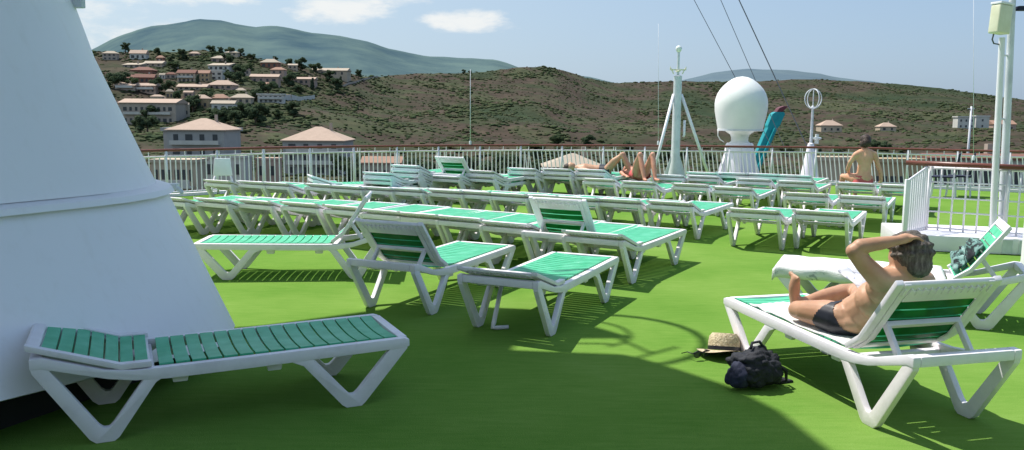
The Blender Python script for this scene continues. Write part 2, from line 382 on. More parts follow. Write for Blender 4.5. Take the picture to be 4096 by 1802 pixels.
# near ones
lounger(-2.404, 4.074, 25.3, 'big foreground sun lounger lying flat in shade beside the white funnel')
manL = lounger(2.271, 4.0, 104.4, 'sun lounger with raised back that the grey haired man sits on', raised=34.5)
manLo = Vector((2.271, 4.0, 0)); mth = R(104.4)
lounger(-1.049, 6.506, 64.9, 'raised-back lounger with dark green back slats, just right of the side-on lounger', raised=30)
ln = lounger(-.107, 5.861, 65.1, 'flat lounger in mid deck with a loose strut hanging under it')
b = MB(); b.tube([(.40, .15, .33), (.26, .15, .05), (.245, .15, .02), (.27, .13, .015), (.33, .06, .016)], [.017, .019, .019, .017, .015], 8)
b.build('prop_strut', M['white'], ln, smooth=True)
lounger(-1.276, 8.453, 184.7, 'side-on lounger with slats seen edge-on and its back raised to the right', raised=38)
lounger(4.05, 6.43, 156, 'lounger behind the seated man with a white towel spread over its seat', raised=36)
Ltow = (Vector((4.05, 6.43, 0)), R(156))
def by_head(X, Y, deg, zb=.50):                          # origin (head-end centre) from the photo position of the left head corner
    p = atz(X, Y, zb); a = R(deg)
    return p.x+math.sin(a)*W2, p.y-math.cos(a)*W2
# long rows; the head ends face the camera
rows = [
 ('nearest long row', 'loungers of the nearest long row', 12,
  [(500+45*0, 783, 0, 0), (610, 789, 0, 0), (776, 795, 0, 0), (942, 801, 0, 0), (1120, 811, 0, 0), (1290, 823, 0, 0), (1437, 839, 0, 0), (1588, 853, 0, 0), (1741, 866, 0, 0), (1915, 887, 0, 0), (2084, 908, 0, 34), (2246, 927, 0, 0)]),
 ('second long row', 'loungers of the second long row', 12,
  [(815, 722, 0, 0), (947, 726, 0, 0), (1040, 731, 0, 0), (1216, 737, 0, 0), (1320, 744, 0, 0), (1437, 749, 0, 0), (1552, 754, 0, 0), (1707, 760, 0, 0), (1830, 766, 0, 0), (1955, 774, 0, 0), (2100, 781, 0, 0), (2222, 789, 0, 0), (2385, 797, 0, 0), (2584, 806, 0, 0)]),
 ('short third row', 'loungers of the third row', 6,
  [(2329, 716, 0, 0), (2481, 727, 0, 0), (2685, 736, 0, 0), (2848, 750, 0, 0), (3132, 773, 0, 0), (3349, 784, 0, 0)]),
 ('pair right of the open green deck', 'loungers beside the right hand gate', 2,
  [(2905, 836, 0, 0), (3167, 844, 0, 0)]),
 ('rearmost row by the radome', 'loungers of the rearmost row', 4, [(2745, 690, 0, 0), (2862, 692, 0, 0), (2985, 696, 0, 0), (3110, 701, 0, 0)]),
 ('back row by the railing', 'loungers of the back row', 6,
  [(2608, 700, 0, 0), (2745, 704, 0, 0), (2943, 716, 0, 0), (3105, 725, 0, 0), (3342, 732, 0, 0), (3516, 741, 0, 0)]),
]
rnd = random.Random(3)
for rname, grp, n_, ent in rows:
    for i, (X, Y, dd, up) in enumerate(ent):
        deg = 60+rnd.uniform(-1.2, 1.2)
        x, y = by_head(X, Y, deg)
        if up: lab = 'lounger with bright green raised back standing up inside the nearest long row'
        elif i == len(ent)-1: lab = 'flat lounger at the right hand end of the %s' % rname
        elif i == 0: lab = 'flat lounger at the left hand end of the %s' % rname
        else: lab = 'flat lounger, %s from the left in the %s' % (ORD[i], rname)
        lounger(x, y, deg, lab, grp, raised=up)
# stacked loungers near the railing (each one in a stack is its own thing)
stacks = [('stack by the left railing posts', 1452, 691, 2, 0), ('tall stack near the left railing', 1563, 662, 3, 0), ('stack under the green raised back', 1722, 684, 2, 30), ('stack right of the green raised back', 1858, 684, 2, 0), ('stack in front of the far tiled roof', 2030, 674, 2, 0), ('stack below the tiled roof corner', 2165, 676, 2, 0), ('stack the reclining person lies on', 2299, 679, 2, 0)]
LEV = ['bottom', 'second', 'third', 'topmost']
stk_pos = []
for sn, X, Y, n_, up in stacks:
    x, y = by_head(X, Y, 60, .50+.10*(n_-1))
    stk_pos.append((x, y))
    for k in range(n_):
        pos = 'topmost' if k == n_-1 else LEV[k]
        lounger(x+rnd.uniform(-.01, .01), y, 60+rnd.uniform(-.8, .8), '%s lounger of the %s' % (pos, sn), 'stacked loungers by the railing', raised=up if k == n_-1 else 0, z=.10*k)
p = atz(1251, 692, .55)
lounger(p.x, p.y-.2, 22, 'lone turned lounger at the far left, off the end of the stacks')

# ------------------------------------------------------------------ funnel
e1 = Vector((.42, .907, 0)).normalized(); e2 = Vector((.907, -.42, 0)).normalized()
def rrect(z, z0=.12, sl=.485, end=4.82, tap=.06, rc=1.4):
    h = z-z0
    f = -3.80-.57*min(h, 1.0)-sl*max(0, h-1.0); bck = -8.9+sl*h; en = end-tap*h; st = -1.2+.2*h
    rc = min(rc, (f-bck)/2*.95)
    pts = []
    for (cx, cy, a0) in ((en-rc, f-rc, 0), (st+rc, f-rc, 90), (st+rc, bck+rc, 180), (en-rc, bck+rc, 270)):
        for k in range(9):
            a = R(a0+90*k/8)
            pts.append(e1*(cx+rc*math.cos(a))+e2*(cy+rc*math.sin(a))+Vector((0, 0, z)))
    return pts
def loft(b, rings, cap=True):
    n = len(rings[0]); vs = [p for r in rings for p in r]; fs = []
    for i in range(len(rings)-1):
        for k in range(n):
            k2 = (k+1) % n; fs.append((i*n+k, i*n+k2, (i+1)*n+k2, (i+1)*n+k))
    if cap: fs.append(tuple(range(n))[::-1]); fs.append(tuple((len(rings)-1)*n+k for k in range(n)))
    b.add(vs, fs)
fun = empty('ship_funnel', (-5.2, 5.2, 0), 0, 'huge sloping white funnel base at the left with a welded seam around it', 'funnel')
def setp(o, par):
    o.parent = par; o.matrix_parent_inverse = Matrix.Translation(-Vector(par.location)); return o
bot = []
for p in rrect(.12):
    a_ = p.x*e1.x+p.y*e1.y; bot.append(p+Vector((0, 0, max(0, min(.26, (3.9-a_)*.14)))))
b = MB(); loft(b, [bot, rrect(.6), rrect(1.06)]); o = b.build('lower_casing', M['funnel'], smooth=2); setp(o, fun)
b = MB(); loft(b, [rrect(z, tap=.12) for z in (1.12, 1.4, 2.0, 2.6, 3.4)]); o = b.build('upper_casing', M['funnel'], smooth=2); setp(o, fun)
def grow(ring, g):
    c = sum(ring, Vector())/len(ring)
    out_ = []
    for p in ring:
        q = p-c; q.z = 0; out_.append(p+q.normalized()*g)
    return out_
b = MB(); r0, r1 = rrect(1.06), rrect(1.12); loft(b, [grow(r0, .0), grow(r0, .045), grow(r0, .05), grow([p+Vector((0, 0, .035)) for p in r0], .03), grow(r1, -.02)]); o = b.build('seam_flange', M['funnel'], smooth=2); setp(o, fun)
b = MB(); loft(b, [[p+Vector((0, 0, -.118)) for p in grow(rrect(.12), -.32)], [p+Vector((0, 0, .3)) for p in grow(rrect(.12), -.42)]]); o = b.build('plinth', M['dark']); setp(o, fun)  # coloured near-black to stand in for the shadow gap beneath the casing
# foot bracket by the near edge
pb = atz(205, 1618, 0)
b = MB(); b.box((0, 0, .19), (.20, .12, .38), taper=1.3); o = b.build('foot_bracket', M['funnel'], bevel=.015); o.location = pb+Vector((-.05, .12, 0)); o.rotation_euler = (0, 0, R(-25)); setp(o, fun)
p = aty(432*V2, 470*V2, 6.35)
b = MB(); b.box((0, 0, 0), (.10, .07, .05)); b.tube([(-.05, 0, 0), (.06, -.02, -.015), (.09, -.02, -.05)], .018, 8); o = b.build('deck_light', M['radome'], bevel=.012); o.location = p; setp(o, fun)
# mast column and an unseen platform above it, shaped to cast the foreground shadow
H = 6.0
off = Vector((SUN.x, SUN.y, 0))*(H/SUN.z)
def up(x, y): return (x+off.x, y+off.y)
b = MB(); loft(b, [rrect(3.4, tap=.12), [p for p in rrect(4.6, tap=.14)]]); b.box((-5.3, 5.6, 5.2), (1.2, 1.2, 1.6)); o = b.build('mast_trunk', M['paint'], smooth=2); setp(o, fun)
shade = [[(-1.9, 6.25), (-.8, 7.0), (.15, 6.85), (.50, 6.4), (.80, 6.02), (-.05, 5.98)], [(-1.9, 6.25), (-.05, 5.98), (-.12, 5.62), (-4.2, 5.4)],
         [(-4.2, 5.4), (-.12, 5.62), (.76, 5.52), (.98, 5.25), (1.22, 4.92), (1.38, 4.5), (1.46, 3.9), (1.50, 2.5), (1.2, -1.2), (-6, -1.5), (-7, 4.0)]]
b = MB()
for k_, pc_ in enumerate(shade): b.prism_z([up(*p) for p in pc_][::-1], H+.002*k_, H+.25+.002*k_)
o = b.build('shade_platform', mat('dark_shade_platform', (.07, .075, .085), .7)); setp(o, fun)
b = MB()
def gp(x, y, dz=0): q = up(x, y); return Vector((q[0], q[1], H+dz))
arc = [gp(.9+.72*math.cos(a)*1.0-.28, 6.0+.72*math.sin(a), .15) for a in [R(-75+15*k) for k in range(13)]]
b.tube(arc, .035, 6)
arc = [gp(.42+.40*math.cos(a), 6.12+.42*math.sin(a), .15) for a in [R(-60+15*k) for k in range(11)]]
b.tube(arc, .02, 6)
b.tube([gp(.05, 5.8), gp(.72, 5.78)], .018, 6); b.tube([gp(.3, 6.1), gp(.36, 5.5)], .02, 6)
b.tube([gp(.75, 5.35), gp(1.18, 5.72)], .02, 6)
o = b.build('platform_rail', M['paint']); setp(o, fun)
b = MB()
for (x, y) in ((.72, 6.08), (.15, 6.75)): b.tube([gp(x, y), gp(x-.2, y-.2, 1.0)], .02, 6)
o = b.build('whip_stay', M['paint']); setp(o, fun)
p = aty(300, 4, 6.0); b = MB(); b.box((0, 0, 0), (.12, .06, .10)); o = b.build('junction_box', M['galv'], bevel=.01); o.location = p; setp(o, fun)

dh = empty('blocker', (0, -3.2, 0), 0, 'blue tinted deckhouse wall added unseen behind the viewer to cut sky light', 'blocker')  # added out of view to block sky fill on the deck
M['tint'] = mat('dark_blue_blocker', (.03, .045, .07), .25, .5)
b = MB(); b.box((1, -1.2, 1.8), (34, 2, 3.6)); o = b.build('blocker_wall', M['tint'], dh)
b = MB(); b.box((1, -.1, .25), (34, .25, .5)); b.box((1, -.1, 3.3), (34, .25, .3)); o = b.build('blocker_band', M['paint'], dh)
# ------------------------------------------------------------------ far railing
railpts = [(-9.3, 12.9), (-7.0, 16.0), (-5.3, 17.8), (-3.5, 19.1), (-1.6, 20.1), (0.4, 20.75), (2.6, 21.0), (5.0, 20.9), (7.2, 20.7), (8.9, 20.3), (11.2, 18.9), (14.0, 17.2)]
RH = .92
fr = empty('deck_railing', (0, 20.6, 0), 0, 'white deck railing with brown wooden handrail closing off the far end', 'railing')
def along(P, step):
    out_ = []; carry = 0
    for a, c in zip(P[:-1], P[1:]):
        a = Vector(a); c = Vector(c); l = (c-a).length; t = carry
        while t < l: out_.append((a+(c-a)*(t/l), (c-a).normalized())); t += step
        carry = t-l
    return out_
P3 = [Vector((x, y, 0)) for x, y in railpts]
b = MB(); b.tube([p+Vector((0, 0, RH)) for p in P3], .028, 8); o = b.build('handrail', M['wood'], smooth=True); setp(o, fr)
b = MB(); b.tube([p+Vector((0, 0, RH-.125)) for p in P3], .022, 6); o = b.build('upper_rail', M['white'], smooth=True); setp(o, fr)
b = MB(); b.tube([p+Vector((0, 0, .09)) for p in P3], .018, 6); o = b.build('lower_rail', M['paint'], smooth=True); setp(o, fr)
for p, t in along(P3, 1.05):
    b = MB(); b.tube([p, p+Vector((0, 0, RH-.02))], .024, 8); o = b.build('post', M['paint'], smooth=True); setp(o, fr)
for i in range(len(P3)-1):
    b = MB(); lean = -.10 if P3[i].x > -.5 else 0
    for p, t in along(P3[i:i+2], .105): b.tube([p+Vector((0, 0, .09)), p+t*lean+Vector((0, 0, RH-.125))], .0135, 5, cap=False)
    for p, t in along(P3[i:i+2], .36): b.tube([p+Vector((0, 0, RH-.125)), p+Vector((0, 0, RH-.02))], .010, 5, cap=False)
    o = b.build('bar_panel', M['white']); setp(o, fr)
b = MB()
for a, c in zip(P3[:-1], P3[1:]):
    t = (c-a); n_ = Vector((-t.y, t.x, 0)).normalized()
    b.box((a+c)/2+n_*.05+Vector((0, 0, .03)), (t.length, .10, .06), Matrix.Rotation(math.atan2(t.y, t.x), 3, 'Z'))
o = b.build('kerb', M['paint']); setp(o, fr)

sp_ = atvy(561, 455, 15.3)
st_ = empty('folding_stand', (sp_.x, sp_.y, 0), R(20), 'white folded stand with splayed legs leaning by the left railing', 'stand')
b = MB(); b.box((0, 0, .66), (.34, .05, .32), taper=.8); b.build('panel', M['paint'], st_, bevel=.01)
for sx, tx in ((-.12, -.26), (.12, .26)):
    for sy in (-.04, .22):
        b = MB(); b.tube([(sx, 0, .56), (tx, sy, 0)], .020, 6); b.build('leg', M['paint'], st_, smooth=True)
# ------------------------------------------------------------------ right side gate and rail on its white coaming
c0 = Vector((5.02, 10.15, 0)); c1 = Vector((6.6, 9.72, 0)); cd = (c1-c0).normalized(); cn = Vector((-cd.y, cd.x, 0))
co_ = empty('white_coaming', c0, 0, 'low white steel coaming with grey stripes under the right hand railing', 'coaming')
b = MB(); q = [c0-cd*.25, c1+cd*3, c1+cd*3+cn*1.2, c0-cd*.25+cn*1.2]; b.prism_z([(p.x, p.y) for p in q], .004, .2)
o = b.build('plinth', M['paint'], bevel=.015); setp(o, co_)
b = MB()
for t in (.98, 1.16, 0.0):
    p = c0+cd*t; b.box(p+Vector((0, 0, .1))-cn*.006, (.11, .012, .17), Matrix.Rotation(math.atan2(cd.y, cd.x), 3, 'Z'))
o = b.build('grey_stripe', M['galv']); setp(o, co_)
gr = empty('gate_railing', c0+cn*.15, 0, 'near white railing with brown handrail and open side panel at the right', 'railing')
g0 = c0+cn*.15+Vector((0, 0, .2)); gx = c0+cd*.25+cn*.75+Vector((0, 0, .2)); ge = gx+cd*5
g0 = atz(3617, 936, .2); gx = atz(3700, 918, .2); ge = atz(4200, 955, .2)
b = MB(); b.tube([gx+Vector((-.28, .05, .86)), ge+Vector((0, 0, .84))], .032, 8); o = b.build('handrail', M['wood'], smooth=True); setp(o, gr)
b = MB(); t = (ge-gx).normalized()
for z in (.80, .62, .42, .24, .03): b.tube([gx+Vector((0, 0, z)), ge+Vector((0, 0, z))], .011 if z != .80 else .017, 6)
for i in range(14):
    p = gx+t*(i*.145); b.tube([p, p+Vector((0, 0, .84))], .011, 6)
o = b.build('bar_panel', M['paint'], smooth=True); setp(o, gr)
b = MB()
for p in (gx, gx+t*.88, gx+t*1.75): b.tube([p+t*.005-Vector((0, .012, 0)), p+t*.005+Vector((0, -.012, .85))], .021, 8)
o = b.build('post', M['paint'], smooth=True); setp(o, gr)
b = MB(); t = (gx-g0)
for z in (.03, .66): b.tube([g0+Vector((0, 0, z)), gx+Vector((0, 0, z+(.17 if z > .1 else 0)))], .015, 6)
for i in range(11):
    f = i/10; b.box(g0+t*f+Vector((0, 0, .33+.085*f)), (.022, .03, .66+.17*f))
o = b.build('gate_panel', M['paint'], bevel=.004); setp(o, gr)
b = MB(); b.box(g0+Vector((-.015, -.02, .34)), (.05, .05, .68)); o = b.build('post', M['paint'], bevel=.008); setp(o, gr)

# column at the right edge
colp = atz(4128, 1120, 0); cx, cy = colp.x+.06, colp.y
vt = empty('ventilator_column', (cx, cy, 0), 0, 'thick white ventilator column with conical cap at the right edge', 'ventilator')
k = cy/9.5
b = MB(); b.lathe([(.185, 0), (.19, .03), (.17, .04), (.165, .2), (.160, 1.22)], n=32); b.build('shaft', M['paint'], vt, smooth=2)
b = MB(); b.lathe([(.162, 1.225), (.20, 1.23), (.20, 1.27), (.16, 1.33), (.075, 1.50), (.06, 1.53)], n=32); b.build('cap', M['paint'], vt, smooth=2)
b = MB(); b.lathe([(.045, 1.53), (.04, 3.5)], n=16); b.build('pipe', M['paint'], vt, smooth=2)

# twin pole with cream box
d0 = 9.9
pb0 = atz(2497*V2, 596*V2, .18); D = pb0.y
pt0 = atvy(2521, 95, D)
lp = empty('antenna_pole', (pb0.x, pb0.y, 0), 0, 'tall twin white poles carrying a cream box at the right', 'pole')
b = MB(); b.tube([Vector((pb0.x, pb0.y, 0)), pt0], [.042, .034], 12); o = b.build('pole', M['paint'], smooth=2); setp(o, lp)
p1 = atvy(2520, 600, D+.1); p2 = atvy(2549, -40, D+.1); p1.z = 0
b = MB(); b.tube([p1, p2], [.05, .036], 12); o = b.build('pole', M['galv'], smooth=2); setp(o, lp)
b = MB()
for yy in (140, 300, 480):
    a_ = atvy(2519-(yy-95)*.04, yy, D); c_ = atvy(2543-(yy+40)*.045, yy, D+.1); b.tube([a_, c_], .012, 6)
o = b.build('clamp', M['galv']); setp(o, lp)
pc = atvy(2517, 50, D-.05)
b = MB(); b.box((0, 0, 0), (.205, .14, .335)); o = b.build('cream_box', M['cream'], bevel=.02, seg=3); o.location = pc; o.rotation_euler = (0, R(4), R(20)); setp(o, lp)
b = MB(); b.box((0, 0, .185), (.215, .15, .03)); o = b.build('box_lid', M['paint'], bevel=.008); o.location = pc; o.rotation_euler = (0, R(4), R(20)); setp(o, lp)
b = MB(); b.tube([atvy(2500, 85, D-.02), atvy(2496, 100, D), atvy(2500, 110, D), atvy(2512, 112, D), atvy(2520, 118, D)], .009, 6); o = b.build('cable', M['wire'], smooth=True); setp(o, lp)
b = MB(); b.box(atvy(2571, 22, D+.1), (.12, .1, .05)); b.tube([atvy(2547, 25, D+.1), atvy(2574, 24, D+.1)], .01, 6); o = b.build('floodlight', M['navy']); setp(o, lp)

# ------------------------------------------------------------------ signal mast
mp_ = aty(2699, 700, 19.6); mx_, my_ = mp_.x, mp_.y
k = 19.6
def zz(yv, d, xv=1697): return atvy(xv, yv, d).z
ms = empty('signal_mast', (mx_, my_, 0), 0, 'pale grey signal mast with tripod stays and a lamp on top', 'mast')
b = MB(); b.lathe([(.30, 0), (.30, .04), (.22, .06), (.102, .62), (.094, zz(192, k))], n=24); b.build('pole', M['galv'], ms, smooth=2)
b = MB(); zt = zz(192, k); b.lathe([(.10, zt), (.03, zt+.02), (.03, zz(130, k))], n=16); b.build('topmast', M['galv'], ms, smooth=2)
b = MB(); b.lathe([(.035, zz(132, k)), (.06, zz(128, k)), (.075, zz(122, k)), (.05, zz(117, k)), (.01, zz(115, k))], n=16); b.build('lamp', M['radome'], ms, smooth=True)
b = MB(); zc = zz(176, k); b.box((0, 0, zc), (.36, .05, .03)); b.box((0, 0, zc-.03), (.05, .36, .03))
for s in (-1, 1): b.tube([(s*.16, 0, zc+.03), (s*.10, 0, zc-.10)], .014, 6); b.tube([(s*.18, 0, zc-.01), (s*.18, 0, zc+.07)], .012, 6)
b.build('crosstree', M['cream'], ms, bevel=.005)
for s, ang in ((-1, 0), (1, 0)):
    b = MB(); z1 = zz(238, k); b.tube([(s*.09, -.02, z1), (s*.66 if s < 0 else .98, -.45 if s < 0 else .35, 0)], .035, 8); b.build('stay', M['paint'], ms, smooth=True)
b = MB(); b.tube([(.17, 0, zz(345, k)), (.19, 0, zz(340, k)), (.19, 0, zz(303, k))], .028, 8); b.build('vent_pipe', M['paint'], ms, smooth=True)
for s in (-1, 1):
    b = MB(); b.add([(s*.10, 0, .75), (s*.34, 0, .03), (s*.10, 0, .03), (s*.10, .012, .75), (s*.34, .012, .03), (s*.10, .012, .03)], [(0, 1, 2), (3, 5, 4), (0, 3, 4, 1), (1, 4, 5, 2), (2, 5, 3, 0)]); b.build('gusset', M['galv'], ms)

# ------------------------------------------------------------------ radome
RD = 23.0
rc = aty(2957, 600, RD); s = RD/3321*V2                    # metres per photo-view pixel
rd = empty('radome_antenna', (rc.x, rc.y, -1.0), 0, 'large white domed satellite radome on a flared pedestal beyond the railing', 'radome')
def zr(yv): return atvy(1860, yv, RD).z+1.0
prof = [(.455, 325), (.475, 318), (.50, 295), (.505, 270), (.500, 255)]
b = MB(); pr = [(x*s, zr(y)) for y, x in ((326, 54.5), (300, 60), (280, 63.5), (262, 64.5), (250, 63), (236, 58.5), (225, 52), (215, 43.5), (207, 35), (200, 25), (195, 14), (193, 2))]
b.lathe(pr, n=48); b.build('dome', M['radome'], rd, smooth=2)
b = MB(); b.lathe([(54*s, zr(330)), (56*s, zr(329)), (56*s, zr(325.5)), (54*s, zr(325))], n=40); b.build('base_ring', M['galv'], rd, smooth=2)
b = MB(); b.lathe([(38*s, zr(329)), (33*s, zr(333)), (24*s, zr(339)), (21*s, zr(347)), (21*s, zr(356)), (26*s, zr(360))], n=28); b.build('neck', M['radome'], rd, smooth=2)
b = MB(); b.lathe([(60*s, zr(560)), (44*s, zr(440)), (34*s, zr(365)), (31*s, zr(360))], n=28); b.build('pedestal', M['paint'], rd, smooth=2)
for i in range(6):
    a = R(20+60*i); b = MB()
    b.add([(34*s*math.cos(a), 34*s*math.sin(a), zr(368)), (62*s*math.cos(a), 62*s*math.sin(a), zr(455)), (40*s*math.cos(a), 40*s*math.sin(a), zr(455)),
           (34*s*math.cos(a+.04), 34*s*math.sin(a+.04), zr(368)), (62*s*math.cos(a+.03), 62*s*math.sin(a+.03), zr(455)), (40*s*math.cos(a+.04), 40*s*math.sin(a+.04), zr(455))], [(0, 1, 2), (3, 5, 4), (0, 3, 4, 1), (1, 4, 5, 2), (2, 5, 3, 0)])
    b.build('gusset', M['paint'], rd)
b = MB(); b.tube([(-56*s, -.05, zr(328)), (-56*s, -.05, zr(342)), (-50*s, -.05, zr(352)), (-40*s, -.05, zr(358))], .013, 8); b.build('drain_pipe', M['radome'], rd, smooth=True)

# loop antenna
ld = 24.0; lc = atvy(2038, 400, ld)
la = empty('loop_antenna', (lc.x, lc.y, -1.0), 0, 'grey crossed-loop direction finding antenna on a thin post', 'antenna')
def zl(yv): return atvy(2038, yv, ld).z+1
sl_ = ld/3321*V2; rr = 24*sl_; zc = zl(249)
for a in (R(15), R(105)):
    b = MB(); pts = [(rr*math.cos(t)*math.cos(a), rr*math.cos(t)*math.sin(a), zc+rr*math.sin(t)) for t in [R(12*k) for k in range(31)]]; b.tube(pts, .015, 8, cap=False); b.build('loop', M['galv'], la, smooth=True)
b = MB(); b.lathe([(.042, zl(362)), (.034, zl(274)), (.05, zl(272)), (.04, zl(268)), (.014, zl(266)), (.014, zl(226))], n=14); b.build('post', M['galv'], la, smooth=2)
b = MB(); b.lathe([(.34, zl(520)), (.22, zl(430)), (.085, zl(362)), (.05, zl(360))], n=20); b.build('cone_base', M['paint'], la, smooth=2)
b = MB(); b.lathe([(.06, zl(362)), (.06, zl(352)), (.13, zl(350)), (.13, zl(347)), (.05, zl(345)), (.05, zl(338))], c=(.16, 0, 0), n=14); b.build('small_vent', M['radome'], la, smooth=2)

# windbreak wall beyond the rail (outer deck wing carrying the radome)
d = MB(); d.prism_z([(2.4, 21.9), (9.2, 21.9), (9.2, 27), (2.4, 27)], -1.25, -1.0); o = d.build('outer_deck', M['paint']); tag(o, kind='structure')

# aerials and wires
def whip(xv, y0, y1, d, label, r=.008):
    a_ = atvy(xv, y1, d); c_ = atvy(xv+.3, y0, d)
    e_ = empty('whip_aerial', a_, 0, label, 'aerial', 'thin whip aerials')
    b = MB(); b.tube([(0, 0, 0), c_-a_], [r*1.6, r*.8], 6); b.build('rod', M['galv'], e_, smooth=True)
    b = MB(); b.lathe([(.03, -.03), (.03, .05), (.015, .07)], n=10); b.build('socket', M['galv'], e_, smooth=2)
whip(1183, 175, 362, 20.3, 'thin pale whip aerial rising from the middle of the far railing', .008)
whip(2449, -30, 400, 16.5, 'hair-thin tall aerial left of the twin white poles', .004)
whip(1656, 60, 362, 20.9, 'faint whip aerial just left of the signal mast', .005)
for i, (xa, ya, xb, yb, lab) in enumerate(((1730, -30, 1995, 470, 'leftmost of the three thin stay wires crossing the sky'), (1800, -30, 2003, 440, 'middle one of the three thin stay wires crossing the sky'), (1845, -30, 2042, 395, 'rightmost and darkest of the three stay wires crossing the sky'))):
    b = MB(); b.tube([atvy(xb, yb, 27), atvy(xa, ya, 27)], [.017, .017] if i == 2 else [.010, .010], 6); o = b.build('stay_wire', M['wire']); tag(o, lab, 'wire', 'stay wires overhead')
# ------------------------------------------------------------------ people
def figure(segs, ells, voxel, name, mats, parent=None, smooth_it=5):
    b = MB()
    for s in segs:                                      # tapered capsule chains: [(p, r), ...]
        pts = [Vector(p) for p, r in s]; rs = [r for p, r in s]
        b.tube(pts, rs, 14)
        for p, r in zip(pts, rs): b.ell(p, (r, r, r), 12, 8)
    for e in ells: b.ell(*e[:2], 16, 12, e[2] if len(e) > 2 else None)
    me = bpy.data.meshes.new(name+'_src'); me.from_pydata(b.v, [], b.f)
    o = bpy.data.objects.new(name+'_src', me); col.objects.link(o)
    bm = bmesh.new(); bm.from_mesh(me); bmesh.ops.recalc_face_normals(bm, faces=bm.faces); bm.to_mesh(me); bm.free()
    r_ = o.modifiers.new('r', 'REMESH'); r_.mode = 'VOXEL'; r_.voxel_size = voxel
    s_ = o.modifiers.new('s', 'SMOOTH'); s_.iterations = smooth_it; s_.factor = .5
    dg = bpy.context.evaluated_depsgraph_get(); dg.update()
    m2 = bpy.data.meshes.new_from_object(o.evaluated_get(dg)); m2.name = name
    bpy.data.objects.remove(o); bpy.data.meshes.remove(me)
    m2.materials.clear(); m2.materials.append(mats)
    m2.polygons.foreach_set('use_smooth', [True]*len(m2.polygons))
    n = bpy.data.objects.new(name, m2); col.objects.link(n)
    if parent: n.parent = parent
    return n
def rotm(ax, deg): return Matrix.Rotation(R(deg), 3, ax)

# the man, in lounger coordinates (x towards the foot end, y to the photo's left, z up)
man = empty('person', manLo, mth, 'grey haired man in black trunks sitting on a lounger, one hand on his head', 'person')
S = []
S.append([((.80, .07, .455), .118), ((.74, .07, .50), .112), ((.66, .065, .56), .107), ((.58, .05, .63), .116), ((.52, .035, .69), .122), ((.475, .03, .735), .095), ((.455, .022, .775), .058), ((.46, .01, .83), .056)])
S.append([((.50, -.12, .72), .070), ((.46, .03, .745), .075), ((.46, .17, .745), .066), ((.445, .215, .775), .056)])       # shoulders
S.append([((.455, .19, .755), .060), ((.43, .30, .84), .050), ((.409, .39, .918), .042), ((.40, .36, .945), .041), ((.375, .25, .962), .036), ((.362, .165, .975), .027)])   # left arm up
S.append([((.362, .165, .975), .026), ((.368, .11, .985), .028), ((.375, .085, .985), .025)])   # palm
for i, (dx, dl) in enumerate(((-.036, .055), (-.012, .072), (.012, .070), (.034, .058))):      # fingers lying on the hair
    S.append([((.372+dx*.8, .10, .988), .012), ((.380+dx*1.2, .07, .992), .0105), ((.388+dx*1.5, .10-dl, .984), .0095), ((.392+dx*1.6, .085-dl, .972), .0085)])
S.append([((.392, .145, .972), .013), ((.415, .115, .965), .012), ((.425, .09, .955), .010)])
S.append([((.50, -.14, .72), .060), ((.57, -.22, .63), .048), ((.62, -.26, .56), .041), ((.70, -.22, .575), .038), ((.80, -.13, .605), .029), ((.84, -.10, .615), .030)])  # right arm
for i in range(4):
    S.append([((.845, -.085-.02*i, .62+.004*i), .0115), ((.875, -.075-.02*i, .635), .010), ((.885, -.07-.018*i, .655), .009)])
S.append([((.835, -.08, .625), .012), ((.845, -.055, .645), .011), ((.86, -.045, .66), .009)])
S.append([((.80, .16, .450), .098), ((.90, .19, .455), .088), ((1.02, .235, .448), .068), ((1.10, .245, .440), .056)])   # left thigh
S.append([((1.10, .245, .440), .055), ((1.14, .14, .425), .054), ((1.18, .02, .405), .043), ((1.20, -.09, .395), .034), ((1.23, -.14, .39), .030), ((1.33, -.17, .40), .026)])  # left shin tucked
S.append([((.82, -.02, .47), .098), ((.96, -.12, .50), .088), ((1.14, -.24, .505), .068), ((1.28, -.29, .49), .057)])    # right thigh
S.append([((1.28, -.29, .49), .056), ((1.26, -.19, .495), .056), ((1.225, -.03, .485), .046), ((1.20, .09, .470), .035), ((1.195, .15, .460), .034)])    # right shin crossing over
S.append([((1.20, .15, .440), .038), ((1.225, .175, .450), .036), ((1.23, .185, .50), .034), ((1.225, .19, .56), .036), ((1.22, .19, .60), .030)])    # right foot, sole outwards, toes up
for i in range(5):
    S.append([((1.185+.019*i, .19, .60+.004*i), .013), ((1.180+.021*i, .196, .635-.004*(4-i)), .0125 if i < 4 else .016)])
EL = []
hc = Vector((.450, .012, .862)); hr = rotm('Z', 12) @ rotm('Y', 12)
EL.append((hc, (0.1107, 0.0881, 0.1299), hr))
EL.append((hc+hr @ Vector((.042, 0, -.048)), (0.0701, 0.0633, 0.0791), hr))      # jaw and face
EL.append((hc+hr @ Vector((.105, 0, -.022)), (0.0226, 0.0147, 0.0294), hr))      # nose
EL.append((hc+hr @ Vector((.078, 0, -.092)), (0.0294, 0.0294, 0.0249), hr))      # chin
EL.append((hc+hr @ Vector((.086, 0, .012)), (0.0203, 0.0565, 0.0136), hr))       # brow
EL.append((hc+hr @ Vector((.092, 0, -.062)), (0.0158, 0.0271, 0.0102), hr))      # lips
for s in (-1, 1): EL.append((hc+hr @ Vector((.004, s*.080, -.018)), (0.0226, 0.0113, 0.0373), hr))    # ears
EL.append(((.80, .08, .435), (.15, .175, .085)))                            # seat
EL.append(((.50, .05, .69), (.10, .17, .11), rotm('Y', 40)))                # rib cage
EL.append(((.60, .06, .60), (.10, .145, .12), rotm('Y', 40)))
body = figure(S, EL, .0085, 'body', M['skin'], man, 4)
